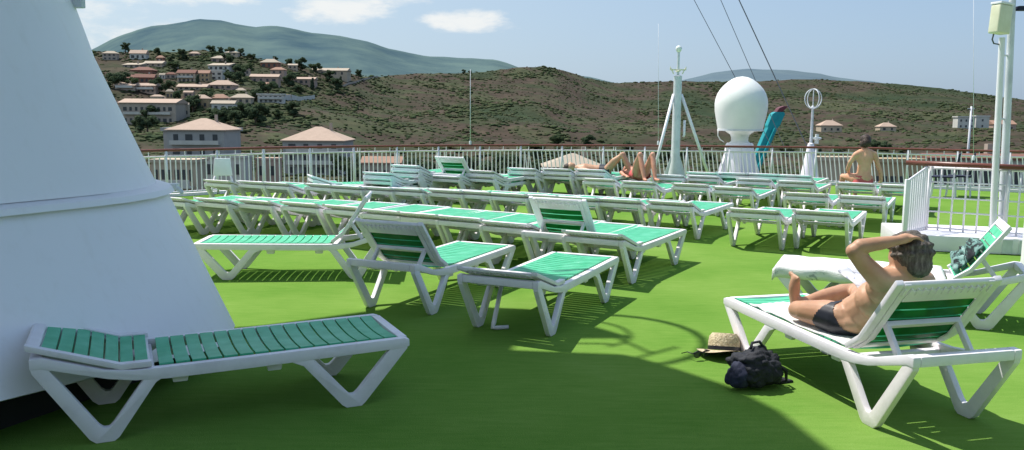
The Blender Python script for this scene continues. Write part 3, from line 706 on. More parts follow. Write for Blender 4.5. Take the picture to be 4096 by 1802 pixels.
# warmer, paler flank: vertex-free variation through position noise in the skin material
hair = figure([], [(hc+hr @ Vector((-.022, 0, .026)), (.107, .099, .117), hr), (hc+hr @ Vector((.03, 0, .076)), (.082, .082, .066), hr), (hc+hr @ Vector((-.058, 0, -.040)), (.058, .080, .070), hr)] +
    [(hc+hr @ Vector((-.02+.096*math.cos(a)*math.sin(t), .094*math.sin(a)*math.sin(t), .03+.106*math.cos(t))), (.026, .021, .016), rotm('Z', math.degrees(a))) for a in [R(30*k+8) for k in range(12)] for t in (R(18), R(45), R(72), R(95))], .008, 'hair', M['hairg'], man, 1)
# pull the hair back from the face
me = hair.data
for v in me.vertices:
    q = hr.inverted() @ (Vector(v.co)-hc)
    if q.x > .05 and q.z < .055: q.x = .05+(q.x-.05)*.1; q.y *= .85
    v.co = hc+hr @ q
    v.co += Vector([noise.noise(Vector(v.co)*130+Vector((i*7, 0, 0))) for i in range(3)])*.0035
def garment(name, src, test, off_, m_, parent):           # cloth that follows the body surface
    bm = bmesh.new(); bm.from_mesh(src.data); bm.normal_update()
    bmesh.ops.delete(bm, geom=[f for f in bm.faces if not test(f.calc_center_median())], context='FACES')
    for v in bm.verts: v.co += v.normal*off_
    me = bpy.data.meshes.new(name); bm.to_mesh(me); bm.free(); me.materials.clear(); me.materials.append(m_)
    me.polygons.foreach_set('use_smooth', [True]*len(me.polygons))
    o = bpy.data.objects.new(name, me); col.objects.link(o); o.parent = parent; return o
def briefs(c):
    t = (c.x-.80)*-.8+(c.z-.455)*.6
    return c.x < 1.0 and -.125-.5*max(0, c.z-.47) < t < .055 and abs(c.y-.07) < .24 and c.x < .90-.55*max(0, c.z-.42)
garment('trunks', body, briefs, .005, M['trunks'], man)
# magazine in his right hand
mg = empty('magazine', manL.matrix_world @ Vector((0, 0, 0)), 0)
mg.location = manLo+Matrix.Rotation(mth, 3, 'Z') @ Vector((.87, -.03, .66)); mg.rotation_euler = (R(8), R(-38), mth+R(18)); tag(mg, 'open printed magazine held in front of the seated man', 'magazine')
for s in (-1, 1):
    b = MB(); rws = [[(-.105+.21*u/8, s*(.003+.15*v/6), .018*math.sin(v/6*math.pi)*1.0+.012*math.sin(u*.7)) for v in range(7)] for u in range(9)]
    b.strip(rws); o = b.build('page', M['page'], mg, smooth=True); sm = o.modifiers.new('t', 'SOLIDIFY'); sm.thickness = .003
# towel under him
def cloth(name, nx, ny, fn, m_, label=None, cat=None, th=.006, parent=None, group=None):
    b = MB(); b.strip([[fn(i/nx, j/ny) for j in range(ny+1)] for i in range(nx+1)])
    o = b.build(name, m_, parent, smooth=True); s_ = o.modifiers.new('t', 'SOLIDIFY'); s_.thickness = th
    if label: tag(o, label, cat, group)
    return o
rm = Matrix.Rotation(mth, 3, 'Z')
def nzv(p, s=6, a=.01): return noise.noise(Vector(p)*s)*a
def f1(u, v):
    x = .58+1.02*u; y = -.29+.57*v; z = .362+.014*noise.noise(Vector((x*9, y*9, 1)))+.012*(1 if u > .85 else 0)*abs(noise.noise(Vector((x*20, y*20, 3))))
    x += .03*noise.noise(Vector((v*3, u, 5)))
    return manLo+rm @ Vector((x, y+.02*noise.noise(Vector((u*3, v, 9))), z+.004))
cloth('beach_towel', 30, 22, f1, M['towel'], 'crumpled white towel spread under the seated man', 'towel')
tl, ta = Ltow; rt = Matrix.Rotation(ta, 3, 'Z')
def f2(u, v):
    x = .58+1.31*u; t = -.5+v
    y = t*.80; z = .378
    if abs(y) > .325: z -= (abs(y)-.325)*1.25; y = math.copysign(.335+.02*noise.noise(Vector((u*8, 1, 2))), y)
    if x > 1.875: z -= (x-1.875)*2; x = 1.882
    z += .008*noise.noise(Vector((x*7, t*7, 4)))
    return tl+rt @ Vector((x, y, z))
cloth('beach_towel', 40, 30, f2, M['ptowel'], 'white printed towel hanging over the edges of the lounger behind the seated man', 'towel', .01)
def f3(u, v):
    s_ = .04+.28*u; th = R(36); y = -.16+.34*v+.05*noise.noise(Vector((u*4, v*2, 3)))
    h = .055+.05*noise.noise(Vector((u*7, v*7, 1)))+.03*noise.noise(Vector((u*16, v*16, 2)))
    ed = min(u, 1-u, v, 1-v)*6
    h = .03+max(h, .0)*min(1, ed)
    x = .53-s_*math.cos(th)+(h+hb(s_))*math.sin(th); z = .372+s_*math.sin(th)+(h+hb(s_))*math.cos(th)
    return tl+rt @ Vector((x, y, z))
cloth('beach_bag', 30, 30, f3, M['pcloth'], 'dark patterned green cloth bag lying on the raised green backrest', 'bag', .01)

# backpack, straw hat, sunglasses on the deck
def lump(name, c, r, seed, m_, parent=None, amp=.18, sub=4, fr=3.0):
    bm = bmesh.new(); bmesh.ops.create_icosphere(bm, subdivisions=sub, radius=1)
    for v in bm.verts:
        p = v.co.copy(); n_ = noise.noise(p*fr*.5+Vector((seed, 0, 0)))*amp+abs(noise.noise(p*fr+Vector((0, seed, 0))))*amp*.9-amp*.3+noise.noise(p*fr*2.6)*amp*.25
        p = p*(1+n_); p.x *= r[0]; p.y *= r[1]; p.z *= r[2]
        if p.z < -r[2]*.72: p.z = -r[2]*.72+(p.z+r[2]*.72)*.1
        v.co = p
    me = bpy.data.meshes.new(name); bm.to_mesh(me); bm.free(); me.materials.append(m_); me.polygons.foreach_set('use_smooth', [True]*len(me.polygons))
    o = bpy.data.objects.new(name, me); col.objects.link(o); o.location = c
    if parent: o.parent = parent
    return o
bpos = atz(1915*V2, 990*V2, 0)
bp_ = empty('backpack', bpos+Vector((0, .13, 0)), R(15), 'crumpled black backpack lying on the green turf beside the man', 'backpack')
lump('sack', (0, 0, .115), (.155, .13, .125), 3.1, M['black'], bp_, .26, 5, 2.6)
lump('front_pocket', (-.13, -.03, .085), (.075, .07, .085), 8.4, M['navy'], bp_, .26, 4, 2.6)
b = MB(); b.tube([(.10, -.03, .16), (.17, -.06, .10), (.20, -.02, .03), (.14, 0, .012), (.26, .01, .006), (.22, .12, .006)], .011, 6); b.build('strap', M['black'], bp_, smooth=True)
b = MB(); b.tube([(-.04, 0, .235), (-.02, .02, .265), (.03, .02, .27), (.05, 0, .235)], .009, 6); b.build('top_handle', M['black'], bp_, smooth=True)
hp = atz(1836*V2, 914*V2, 0)+Vector((0, .16, 0))
ht = empty('straw_hat', hp, R(10), 'small beige straw hat with dark band lying on the turf by the backpack', 'hat'); ht.rotation_euler = (R(-14), R(6), R(10)); ht.scale = (1.08, 1.08, 1.15)
b = MB(); b.lathe([(.100, .035), (.098, .08), (.092, .115), (.075, .135), (.05, .130), (.02, .124), (.002, .122)], n=32, cap=False); b.build('crown', M['straw'], ht, smooth=2)
b = MB(); vs = []
rws = []
for r_ in (.099, .12, .145, .17):
    rws.append([(r_*1.0*math.cos(t), r_*1.0*math.sin(t), .034-.12*(r_-.099)+.012*math.sin(3*t)*(r_-.09)*10) for t in [2*math.pi*k/32 for k in range(33)]])
b.strip(rws); b.build('brim', M['straw'], ht, smooth=True)
b = MB(); b.lathe([(.1015, .036), (.1015, .058), (.1, .058)], n=32, cap=False); b.build('hat_band', M['trunks'], ht, smooth=2)
sg = empty('sunglasses', hp+Vector((-.17, -.09, .012)), R(25), 'dark sunglasses leaning against the front of the straw hat', 'sunglasses')
for s in (-1, 1):
    b = MB(); b.ell((s*.036, 0, .028), (.032, .004, .024), 12, 8); b.build('lens', M['glass'], sg, smooth=True)
    b = MB(); b.tube([(s*.068, 0, .036), (s*.074, .06, .036), (s*.076, .12, .01)], .0035, 6); b.build('temple', M['trunks'], sg, smooth=True)
b = MB(); b.tube([(-.07, 0, .04), (-.036, -.004, .054), (0, 0, .038), (.036, -.004, .054), (.07, 0, .04)], .004, 6); b.build('bridge', M['trunks'], sg, smooth=True)

# sunbathers on the far loungers
def recline(loc, rz, label, skin, cloth_m, knee=.42, hips=(.0, 0), lean=0):
    e_ = empty('person', loc, rz, label, 'person', 'sunbathers on the far loungers')
    S = [[((.95, 0, .10), .12), ((.72, 0, .10), .115), ((.52, 0, .12), .125), ((.40, 0, .13), .09), ((.33, 0, .14), .055)]]
    for s in (-1, 1):
        kx = 1.30
        S.append([((.98, s*.10, .11), .085), ((1.15, s*(.13+lean*0), .11+knee*.55), .072), ((kx, s*.13+lean, .08+knee), .055), ((kx+.10, s*.12+lean*.6, .05+knee*.55), .052), ((kx+.22, s*.11, .05), .035), ((kx+.36, s*.13, .045), .028)])
        S.append([((.46, s*.17, .13), .05), ((.62, s*.27, .12), .042), ((.80, s*.26, .08), .033), ((.88, s*.24, .07), .03)])
        for k in range(4): S.append([((.90, s*(.22+.017*k), .065), .011), ((.96, s*(.22+.018*k), .06), .010)])
        S.append([((.88, s*.215, .075), .012), ((.92, s*.20, .07), .011)])
    EL = [((.22, 0, .16), (.11, .08, .095)), ((.22, 0, .255), (.02, .013, .02)), ((.27, 0, .20), (.05, .05, .05)), ((.21, .08, .16), (.02, .01, .03)), ((.21, -.08, .16), (.02, .01, .03)), ((.5, 0, .12), (.14, .17, .09)), ((.95, 0, .10), (.13, .17, .10))]
    figure(S, EL, .014, 'body', skin, e_, 3)
    figure([], [((.17, 0, .15), (.10, .088, .095))], .014, 'hair', M['hairb'], e_, 1)
    b = MB(); rings = []
    for i in range(7):
        f = i/6; rings.append([Vector((.84+.22*f, .192*math.cos(a), .10+.132*math.sin(a)*(1 if math.sin(a) > 0 else .8))) for a in [2*math.pi*k/24 for k in range(24)]])
    loft(b, rings, cap=False); b.build('swim_shorts', cloth_m, e_, smooth=True)
    return e_
# reclining across the stacked loungers, knees drawn up
kp = aty(2420, 640, stk_pos[6][1]+1.0)
recline((kp.x-.9, kp.y+.35, .42), R(-14), 'tanned sunbather in dark trunks lying with both knees drawn up, left of the mast', M['skin'], M['trunks'], .36)
kp = atz(2580, 712, .45)
recline((kp.x-.25, kp.y+1.30, .38), R(-78), 'pinkish sunbather in red trunks lying with knees up beside the mast foot', M['skin2'], M['redcloth'], .44)
# woman sitting with her back to us
wp = atz(2172*V2, 462*V2, .40)
wo_ = empty('person', (wp.x, wp.y, 0), R(10), 'bare backed woman with dark brown hair sitting facing away by the railing', 'person')
S = [[((0, 0, .50), .15), ((0, .01, .64), .125), ((0, .0, .78), .12), ((0, -.0, .90), .13), ((0, .0, .99), .10), ((0, .02, 1.05), .055), ((0, .04, 1.12), .052)]]
S.append([((-.19, .0, .95), .058), ((-.10, 0, .985), .07), ((.10, 0, .985), .07), ((.19, .0, .95), .058)])
S.append([((-.20, .0, .94), .055), ((-.25, .08, .80), .044), ((-.22, .20, .66), .038), ((-.14, .30, .60), .030)])
S.append([((.20, .0, .94), .055), ((.27, -.01, .76), .044), ((.33, -.03, .60), .037), ((.37, .0, .47), .030), ((.38, .02, .43), .028)])
for k in range(4): S.append([((.365+.014*k, .03, .42), .010), ((.37+.016*k, .07, .412), .009)])
S.append([((.36, .02, .42), .011), ((.335, .05, .415), .010)])
for s in (-1, 1): S.append([((s*.10, .06, .49), .10), ((s*.13, .28, .50), .08), ((s*.15, .46, .50), .06), ((s*.15, .50, .30), .05), ((s*.15, .48, .06), .036), ((s*.15, .60, .03), .03)])
EL = [((0, .02, .49), (.19, .15, .11)), ((0, .0, .88), (.17, .11, .16)), ((0, .05, 1.20), (.078, .095, .105)), ((0, .14, 1.19), (.013, .02, .02)), ((0, .10, 1.14), (.05, .05, .05))]
figure(S, EL, .012, 'body', M['skin3'], wo_, 4)
figure([], [((0, .02, 1.235), (.10, .11, .10)), ((-.01, -.03, 1.18), (.092, .085, .095)), ((-.06, .0, 1.15), (.06, .06, .07))], .012, 'hair', M['hairb'], wo_, 1)
b = MB(); rings = [[Vector(((.198-.03*f)*math.cos(a), .02+(.165-.02*f)*math.sin(a), .42+.13*f)) for a in [2*math.pi*k/24 for k in range(24)]] for f in (0, .3, .6, 1)]
loft(b, rings, cap=False); b.build('bikini_bottom', M['redcloth'], wo_, smooth=True)

# things seen through the right hand rail: dark blue deck chairs and people on the far side deck
def standing(loc, rz, label, top_m, leg_m, sit=False):
    e_ = empty('person', loc, rz, label, 'person')
    S = [[((0, 0, .95), .13), ((0, 0, 1.15), .12), ((0, 0, 1.34), .13), ((0, 0, 1.45), .08), ((0, 0, 1.52), .055), ((0, 0, 1.60), .055)]]
    for s in (-1, 1):
        S.append([((s*.09, 0, .92), .09), ((s*.10, .01, .50), .062), ((s*.10, -.02, .10), .042), ((s*.10, .12, .04), .035)])
        S.append([((s*.19, 0, 1.40), .055), ((s*.23, .02, 1.12), .043), ((s*.21, .12, .90), .034), ((s*.20, .15, .84), .03)])
        for k in range(4): S.append([((s*(.185+.014*k), .16, .82), .010), ((s*(.185+.014*k), .17, .76), .009)])
        S.append([((s*.175, .17, .84), .010), ((s*.165, .19, .80), .009)])
    EL = [((0, .01, 1.70), (.078, .095, .115)), ((0, .10, 1.69), (.012, .02, .02)), ((0, 0, 1.33), (.19, .11, .16)), ((0, 0, .97), (.17, .12, .12))]
    figure(S, EL, .015, 'body', M['skin3'], e_, 3)
    figure([], [((0, -.01, 1.735), (.088, .10, .09))], .014, 'hair', M['hairb'], e_, 1)
    b = MB(); loft(b, [[Vector((rx*math.cos(a), ry*math.sin(a), z)) for a in [2*math.pi*k/20 for k in range(20)]] for rx, ry, z in ((.19, .145, .93), (.175, .14, 1.1), (.205, .145, 1.3), (.22, .12, 1.42), (.10, .09, 1.49))], cap=False); b.build('shirt', top_m, e_, smooth=True)
    b = MB()
    for s in (-1, 1): b.tube([(s*.09, 0, .96), (s*.10, .01, .52)], [.115, .092], 14, cap=False)
    b.build('shorts', leg_m, e_, smooth=True)
def deckchair(p, rz, lab):
    e_ = empty('deck_chair', p, rz, lab, 'chair', 'blue chairs on the side deck')
    b = MB(); b.box((0, 0, .43), (.46, .46, .03)); b.build('seat', M['navy'], e_, bevel=.01)
    b = MB(); b.box((0, -.23, .70), (.46, .03, .46), Matrix.Rotation(R(8), 3, 'X')); b.build('backrest', M['navy'], e_, bevel=.01)
    for sx in (-1, 1):
        for sy in (-1, 1):
            b = MB(); b.tube([(sx*.2, sy*.2, .42), (sx*.23, sy*.23, 0)], .014, 6); b.build('leg', M['paint'], e_)
        b = MB(); b.box((sx*.25, 0, .64), (.045, .44, .025)); b.build('armrest', M['paint'], e_, bevel=.006)
for xv, yv, lab in ((2372, 496, 'left of the two dark blue deck chairs behind the gate railing'), (2410, 494, 'right of the two dark blue deck chairs behind the gate railing')):
    p = atz(xv*V2, yv*V2, 0); deckchair((p.x, p.y, 0), R(60), lab)

# teal crane boom far behind the radome
TD = 60.0
bt, bb_ = atvy(1962, 282, TD), atvy(1900, 425, TD)
tc_ = empty('crane', bb_, 0, 'teal crane boom with dark red tip leaning to the right behind the radome', 'crane')
b = MB(); ax = (bt-bb_)
def qd(p, wx): return [p+Vector((-wx, 0, 0)), p+Vector((wx, 0, 0)), p+Vector((wx, .8, 0)), p+Vector((-wx, .8, 0))]
loft(b, [qd(bb_-ax*.6, .40), qd(bb_+ax*.1, .38), qd(bb_+ax*.72, .36), qd(bb_+ax*.76, .44), qd(bb_+ax*.96, .46), qd(bt, .3)]); o = b.build('boom', M['teal'], bevel=.05); setp(o, tc_)
b = MB(); loft(b, [qd(bb_-ax*.6+Vector((.12, -.3, 0)), .10), qd(bb_+ax*.72+Vector((.12, -.3, 0)), .09)]); o = b.build('hydraulic_ram', M['teal'], bevel=.03); setp(o, tc_)
b = MB(); loft(b, [qd(bt, .22), qd(bt+Vector((.2, 0, .28)), .26), qd(bt+Vector((.45, 0, .42)), .16)]); o = b.build('boom_tip', M['red'], bevel=.04); setp(o, tc_)
b = MB(); b.box((bb_.x-2.0, bb_.y, bb_.z-5.5), (3.0, 3, 7)); o = b.build('crane_house', M['teal'], bevel=.1); setp(o, tc_)
b = MB(); b.box((bb_.x-2.0, bb_.y, -9.5-1), (5, 5, 5)); o = b.build('crane_base', M['galv'], bevel=.1); setp(o, tc_)
# ------------------------------------------------------------------ land: one sheet from the quay to behind the ridges
def interp(tab, x):
    if x <= tab[0][0]: return tab[0][1]
    for (a, ya), (c, yc) in zip(tab[:-1], tab[1:]):
        if x <= c:
            t = (x-a)/(c-a); return ya+(yc-ya)*t
    return tab[-1][1]
RIDGE = [(-1500, 190), (-400, 150), (100, 132), (245, 130), (350, 129), (520, 127), (600, 137), (700, 155), (800, 172), (870, 182), (930, 193), (980, 190), (1050, 184), (1150, 184), (1220, 180), (1300, 169), (1360, 167), (1410, 176), (1470, 195), (1530, 208), (1600, 207), (1700, 204), (1800, 206), (1900, 204), (2000, 199), (2080, 201), (2200, 208), (2300, 216), (2400, 229), (2500, 243), (2576, 253), (3000, 280), (4200, 285)]
RDIST = [(-1500, 420), (245, 470), (700, 500), (900, 560), (1000, 640), (1360, 760), (1530, 820), (2000, 900), (2576, 850), (4200, 800)]
D0, Z0 = 190.0, -12.0
def elev(xv, yv): p = atvy(xv, yv, 100.0); return (p.z-CH)/100, p.x/100
E0 = (Z0-CH)/D0
def ground(xv, d):
    Rr = interp(RDIST, xv); eR = elev(xv, interp(RIDGE, xv))[0]
    if d <= D0: return Z0
    if d <= Rr:
        t = (d-D0)/(Rr-D0); e = E0+(eR-E0)*t
        z = CH+e*d
        k = min(1, t*4)*min(1, (1-t)*3)
        X = (xv-1288)/2089*d
        z += k*(noise.noise(Vector((X/60, d/60, 0)))*5.5+noise.noise(Vector((X/22, d/22, 4)))*1.6)
        return z
    zR = CH+eR*Rr
    return max(-60, zR-(d-Rr)*.10-((d-Rr)**2)*.0002)
xs = [-1500+i*14 for i in range(401)]
ys = [45, 100, 190]+[190+i*8.5 for i in range(1, 90)]+[960, 1050, 1200, 1500]
rows_ = []
for d in ys:
    r_ = []
    for xv in xs:
        ux = (xv-1288)/2089
        zj = noise.noise(Vector((ux*d/9, d/9, 2)))*.5 if d > 200 else 0
        r_.append((ux*d, d, ground(xv, d)+zj))
    rows_.append(r_)
b = MB(); b.strip(rows_)
m = mat('maquis_hillside', (.1, .1, .05), .95, .1); bs = m.node_tree.nodes['Principled BSDF']
g = N(m, 'ShaderNodeNewGeometry')
na = N(m, 'ShaderNodeTexNoise', i_Scale=.011, i_Detail=6.0, i_Roughness=.6, i_Distortion=.6); L(m, g, 'Position', na, 0)
nb = N(m, 'ShaderNodeTexNoise', i_Scale=.09, i_Detail=8.0, i_Roughness=.75); L(m, g, 'Position', nb, 0)
ra = ramp(m, [(.32, (.026, .042, .020)), (.45, (.042, .048, .025)), (.53, (.060, .043, .034)), (.60, (.052, .062, .031)), (.70, (.078, .070, .042)), (.80, (.11, .09, .06))]); L(m, na, 'Fac', ra, 0)
rb = ramp(m, [(.35, (.6, .64, .58)), (.52, (1, 1, .98)), (.70, (1.5, 1.45, 1.35))]); L(m, nb, 'Fac', rb, 0)
mu = N(m, 'ShaderNodeMixRGB', blend_type='MULTIPLY'); mu.inputs[0].default_value = 1; L(m, ra, 0, mu, 1); L(m, rb, 0, mu, 2); L(m, mu, 0, bs, 'Base Color')
M['hill'] = m
o = b.build('hillside_terrain', M['hill'], smooth=True, recalc=False); tag(o, kind='structure')
d = MB(); d.prism_z([(-12000, -2000), (12000, -2000), (12000, 14000), (-12000, 14000)], -61, -60); o = d.build('ground', M['hill']); tag(o, kind='structure')
M['quay'] = nmat('quay_concrete', [(.3, (.20, .19, .17)), (.7, (.30, .28, .25))], scale=.2, rough=.95)
d = MB(); d.prism_z([(-110, 26), (130, 26), (130, 47), (-110, 47)], -14, -12.02); o = d.build('quay', M['quay']); tag(o, kind='structure')
M['sea'] = nmat('harbour_water', [(.3, (.01, .03, .04)), (.7, (.02, .05, .06))], scale=.1, rough=.1)
d = MB(); d.prism_z([(-900, -900), (900, -900), (900, 45.5), (-900, 45.5)], -16, -14.1); o = d.build('sea', M['sea']); tag(o, kind='structure')

# far mountains, with bluish distance haze painted into their colours
def mountain(name, tab, D, c1, c2, seed, depth=2500):
    x0, x1 = tab[0][0], tab[-1][0]; n = 140; rws = []
    K = 26
    for j in range(K+1):
        t = j/K; r_ = []
        for i in range(n+1):
            xv = x0+(x1-x0)*i/n; yr = interp(tab, xv)
            d_ = D-depth*(1-t); zt = atvy(xv, yr, D).z
            f = t**.85
            ux = (xv-1288)/2089
            nz_ = noise.noise(Vector((ux*D/700, t*3, seed)))*.10+noise.noise(Vector((ux*D/260, t*7, seed)))*.045
            z = -60+(zt+60)*f*(1+nz_*(1-t)*1.6)+noise.noise(Vector((ux*D/120, t*9, seed)))*D*.0011
            r_.append((ux*d_, d_, z))
        rws.append(r_)
    rws.append([((xv_)[0]*1.15, D*1.15, -60) for xv_ in rws[-1]])
    b = MB(); b.strip(rws)
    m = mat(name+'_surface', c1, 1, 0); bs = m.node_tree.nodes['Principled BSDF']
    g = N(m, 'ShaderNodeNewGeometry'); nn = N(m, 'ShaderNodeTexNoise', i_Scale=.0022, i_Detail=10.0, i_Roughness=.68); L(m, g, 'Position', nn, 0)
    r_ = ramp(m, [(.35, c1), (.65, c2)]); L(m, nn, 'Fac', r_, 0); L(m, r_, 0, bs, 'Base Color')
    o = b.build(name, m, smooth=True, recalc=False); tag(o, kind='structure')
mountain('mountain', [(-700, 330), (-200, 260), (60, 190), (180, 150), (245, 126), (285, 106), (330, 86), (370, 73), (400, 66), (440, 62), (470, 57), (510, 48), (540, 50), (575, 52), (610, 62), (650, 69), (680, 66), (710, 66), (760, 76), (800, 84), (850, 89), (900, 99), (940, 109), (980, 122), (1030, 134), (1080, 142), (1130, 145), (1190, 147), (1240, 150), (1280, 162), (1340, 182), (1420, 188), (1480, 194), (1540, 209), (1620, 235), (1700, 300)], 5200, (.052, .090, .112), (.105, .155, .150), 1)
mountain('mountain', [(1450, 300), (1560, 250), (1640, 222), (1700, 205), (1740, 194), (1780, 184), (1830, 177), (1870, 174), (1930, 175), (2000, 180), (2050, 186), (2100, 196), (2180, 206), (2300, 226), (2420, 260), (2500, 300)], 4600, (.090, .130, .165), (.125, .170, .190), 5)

# scrub covering the hills: nobody could count it
M['scrub'] = m = mat('scrub_leaves', (.05, .07, .03), .9, .1); bs = m.node_tree.nodes['Principled BSDF']
g = N(m, 'ShaderNodeNewGeometry'); nn = N(m, 'ShaderNodeTexNoise', i_Scale=.22, i_Detail=3.0); L(m, g, 'Position', nn, 0)
n2 = N(m, 'ShaderNodeTexNoise', i_Scale=1.6, i_Detail=3.0); L(m, g, 'Position', n2, 0)
r_ = ramp(m, [(.34, (.075, .110, .060)), (.48, (.11, .145, .070)), (.60, (.145, .155, .085)), (.72, (.14, .115, .085))]); L(m, nn, 0, r_, 0)
r2 = ramp(m, [(.35, (.65, .68, .65)), (.65, (1.25, 1.25, 1.2))]); L(m, n2, 0, r2, 0)
mu = N(m, 'ShaderNodeMixRGB', blend_type='MULTIPLY'); mu.inputs[0].default_value = 1; L(m, r_, 0, mu, 1); L(m, r2, 0, mu, 2); L(m, mu, 0, bs, 'Base Color')
def leafy(m, k=.35):
    nt_ = m.node_tree; bs_ = nt_.nodes['Principled BSDF']; t_ = N(m, 'ShaderNodeBsdfTranslucent'); mx_ = N(m, 'ShaderNodeMixShader'); mx_.inputs[0].default_value = k
    nt_.links.new(bs_.inputs['Base Color'].links[0].from_socket, t_.inputs['Color'])
    L(m, bs_, 0, mx_, 1); L(m, t_, 0, mx_, 2); L(m, mx_, 0, nt_.nodes['Material Output'], 'Surface')
leafy(M['scrub'], .5)
def xview(x, y): return 1288+x/y*2089
def ico_template(seed):
    bm = bmesh.new(); bmesh.ops.create_icosphere(bm, subdivisions=2, radius=1)
    for v in bm.verts:
        k = 1+.55*noise.noise(v.co*2.3+Vector((seed*5, 0, 0)))+.25*noise.noise(v.co*6+Vector((seed*5, 3, 0)))
        v.co *= k; v.co.z *= .50
    V = np.array([v.co[:] for v in bm.verts]); F = np.array([[v.index for v in f.verts] for f in bm.faces]); bm.free(); return V, F
tmpl = [ico_template(i) for i in range(6)]
rs = random.Random(11); VV = []; FF = []; base = 0
road = [(960, 188), (900, 208), (830, 236), (790, 246), (700, 274)]
cnt = 0; tries = 0
while cnt < 19000 and tries < 120000:
    tries += 1
    xv = rs.uniform(150, 2750); d = 150+(rs.random()**.62)*(interp(RDIST, xv)-150)
    x = (xv-1288)/2089*d
    dens_ = noise.noise(Vector((x/45, d/45, 7)))+.5*noise.noise(Vector((x/15, d/15, 3)))
    if dens_ < rs.uniform(-.75, .22): continue
    V, F = tmpl[rs.randrange(6)]; s_ = rs.uniform(.4, 1.5)*(1.35 if dens_ > .2 else .75)*(1 if d > 260 else .8)
    a = rs.uniform(0, 6.28); c, s = math.cos(a), math.sin(a)
    P = V*s_*np.array([1, 1, .8]); P = np.stack([P[:, 0]*c-P[:, 1]*s, P[:, 0]*s+P[:, 1]*c, P[:, 2]*rs.uniform(.7, 1.15)], 1)+np.array([x, d, ground(xv, d)+s_*.12])
    VV.append(P); FF.append(F+base); base += len(V); cnt += 1
VV = np.concatenate(VV); FF = np.concatenate(FF)
me = bpy.data.meshes.new('hillside_scrub'); me.vertices.add(len(VV)); me.vertices.foreach_set('co', VV.ravel()); me.loops.add(FF.size); me.loops.foreach_set('vertex_index', FF.ravel().astype(np.int32))
me.polygons.add(len(FF)); me.polygons.foreach_set('loop_start', np.arange(0, FF.size, 3, dtype=np.int32)); me.update(calc_edges=True); me.materials.append(M['scrub']); me.polygons.foreach_set('use_smooth', [True]*len(me.polygons))
o = bpy.data.objects.new('hillside_scrub', me); col.objects.link(o); tag(o, 'low green and brown maquis scrub covering the hills', 'scrub', kind='stuff')

# trees
LEAF = [nmat('tree_leaves_%d' % i, [(.3, c1), (.7, c2)], scale=.9, rough=.9, spec=.1, coord='Object', detail=4) for i, (c1, c2) in enumerate((((.050, .085, .048), (.10, .13, .068)), ((.065, .10, .050), (.12, .15, .072)), ((.045, .075, .052), (.085, .115, .070))))]
for m_ in LEAF: leafy(m_, .4)
M['bark'] = nmat('bark', [(.3, (.06, .045, .03)), (.7, (.13, .10, .07))], scale=3, rough=.95)
def make_tree(kind, seed):
    rt_ = random.Random(seed); root = empty('hillside_tree')
    b = MB(); hgt = 1.0
    b.tube([(0, 0, -.15), (.01, 0, .2), (-.01, .01, .45), (0, 0, .75)], [.045, .035, .025, .01], 7)
    lumps = []
    for i in range(11 if kind != 2 else 8):
        a = rt_.uniform(0, 6.28)
        if kind == 0: r0 = rt_.uniform(.08, .38); z = rt_.uniform(.18, .85); rr_ = rt_.uniform(.12, .21)
        elif kind == 1: r0 = rt_.uniform(.1, .45); z = rt_.uniform(.28, .70); rr_ = rt_.uniform(.12, .20)
        else: z = .2+.1*i; r0 = .03; rr_ = .16*(1-(i/9.5))+.03
        c = Vector((r0*math.cos(a), r0*math.sin(a), z)); lumps.append((c, rr_))
        if kind != 2: b.tube([(0, 0, z*.5), c*.6+Vector((0, 0, z*.3)), c], [.016, .012, .006], 5)
    b.build('trunk', M['bark'], root)
    cb = MB()
    for c, rr_ in lumps:
        for k in range(130):
            v = Vector((rt_.gauss(0, 1), rt_.gauss(0, 1), rt_.gauss(0, 1))).normalized()*rr_*rt_.uniform(.55, 1.12)
            v.z *= .8 if kind != 2 else 1.3
            p = c+v; n_ = (v.normalized()+Vector((rt_.uniform(-.7, .7), rt_.uniform(-.7, .7), rt_.uniform(-.4, .8)))).normalized()
            t1 = n_.orthogonal().normalized()*rt_.uniform(.022, .048); t2 = n_.cross(t1).normalized()*rt_.uniform(.022, .048)
            cb.add([p-t1-t2, p+t1-t2*.6, p+t1*.7+t2, p-t1*.8+t2*.8], [(0, 1, 2, 3)])
        cb.ell(c, (rr_*.72, rr_*.72, rr_*.6), 7, 5)
    cb.build('crown', LEAF[kind], root, recalc=False)
    return root
tree_protos = [make_tree(0, 1), make_tree(0, 2), make_tree(1, 3), make_tree(2, 4)]
used = [False]*4
def e_to_d(xv, yv):
    e = elev(xv, yv)[0]; Rr = interp(RDIST, xv); eR = elev(xv, interp(RIDGE, xv))[0]
    t = (e-E0)/(eR-E0); return D0+max(0, min(1, t))*(Rr-D0)
def tree(xv, d, h, k, label, group):
    o = tree_protos[k] if not used[k] else copy_tree(tree_protos[k]); used[k] = True
    x = (xv-1288)/2089*d
    o.location = (x, d, ground(xv, d)-.1); o.rotation_euler = (0, 0, rs.uniform(0, 6.28)); o.scale = (h*rs.uniform(.95, 1.3), h*rs.uniform(.95, 1.3), h)
    tag(o, label, 'tree', group); return o
rs = random.Random(5)
KN = ['round crowned dark green tree', 'round crowned dark green tree', 'wide flat crowned green tree', 'slim upright dark tree']
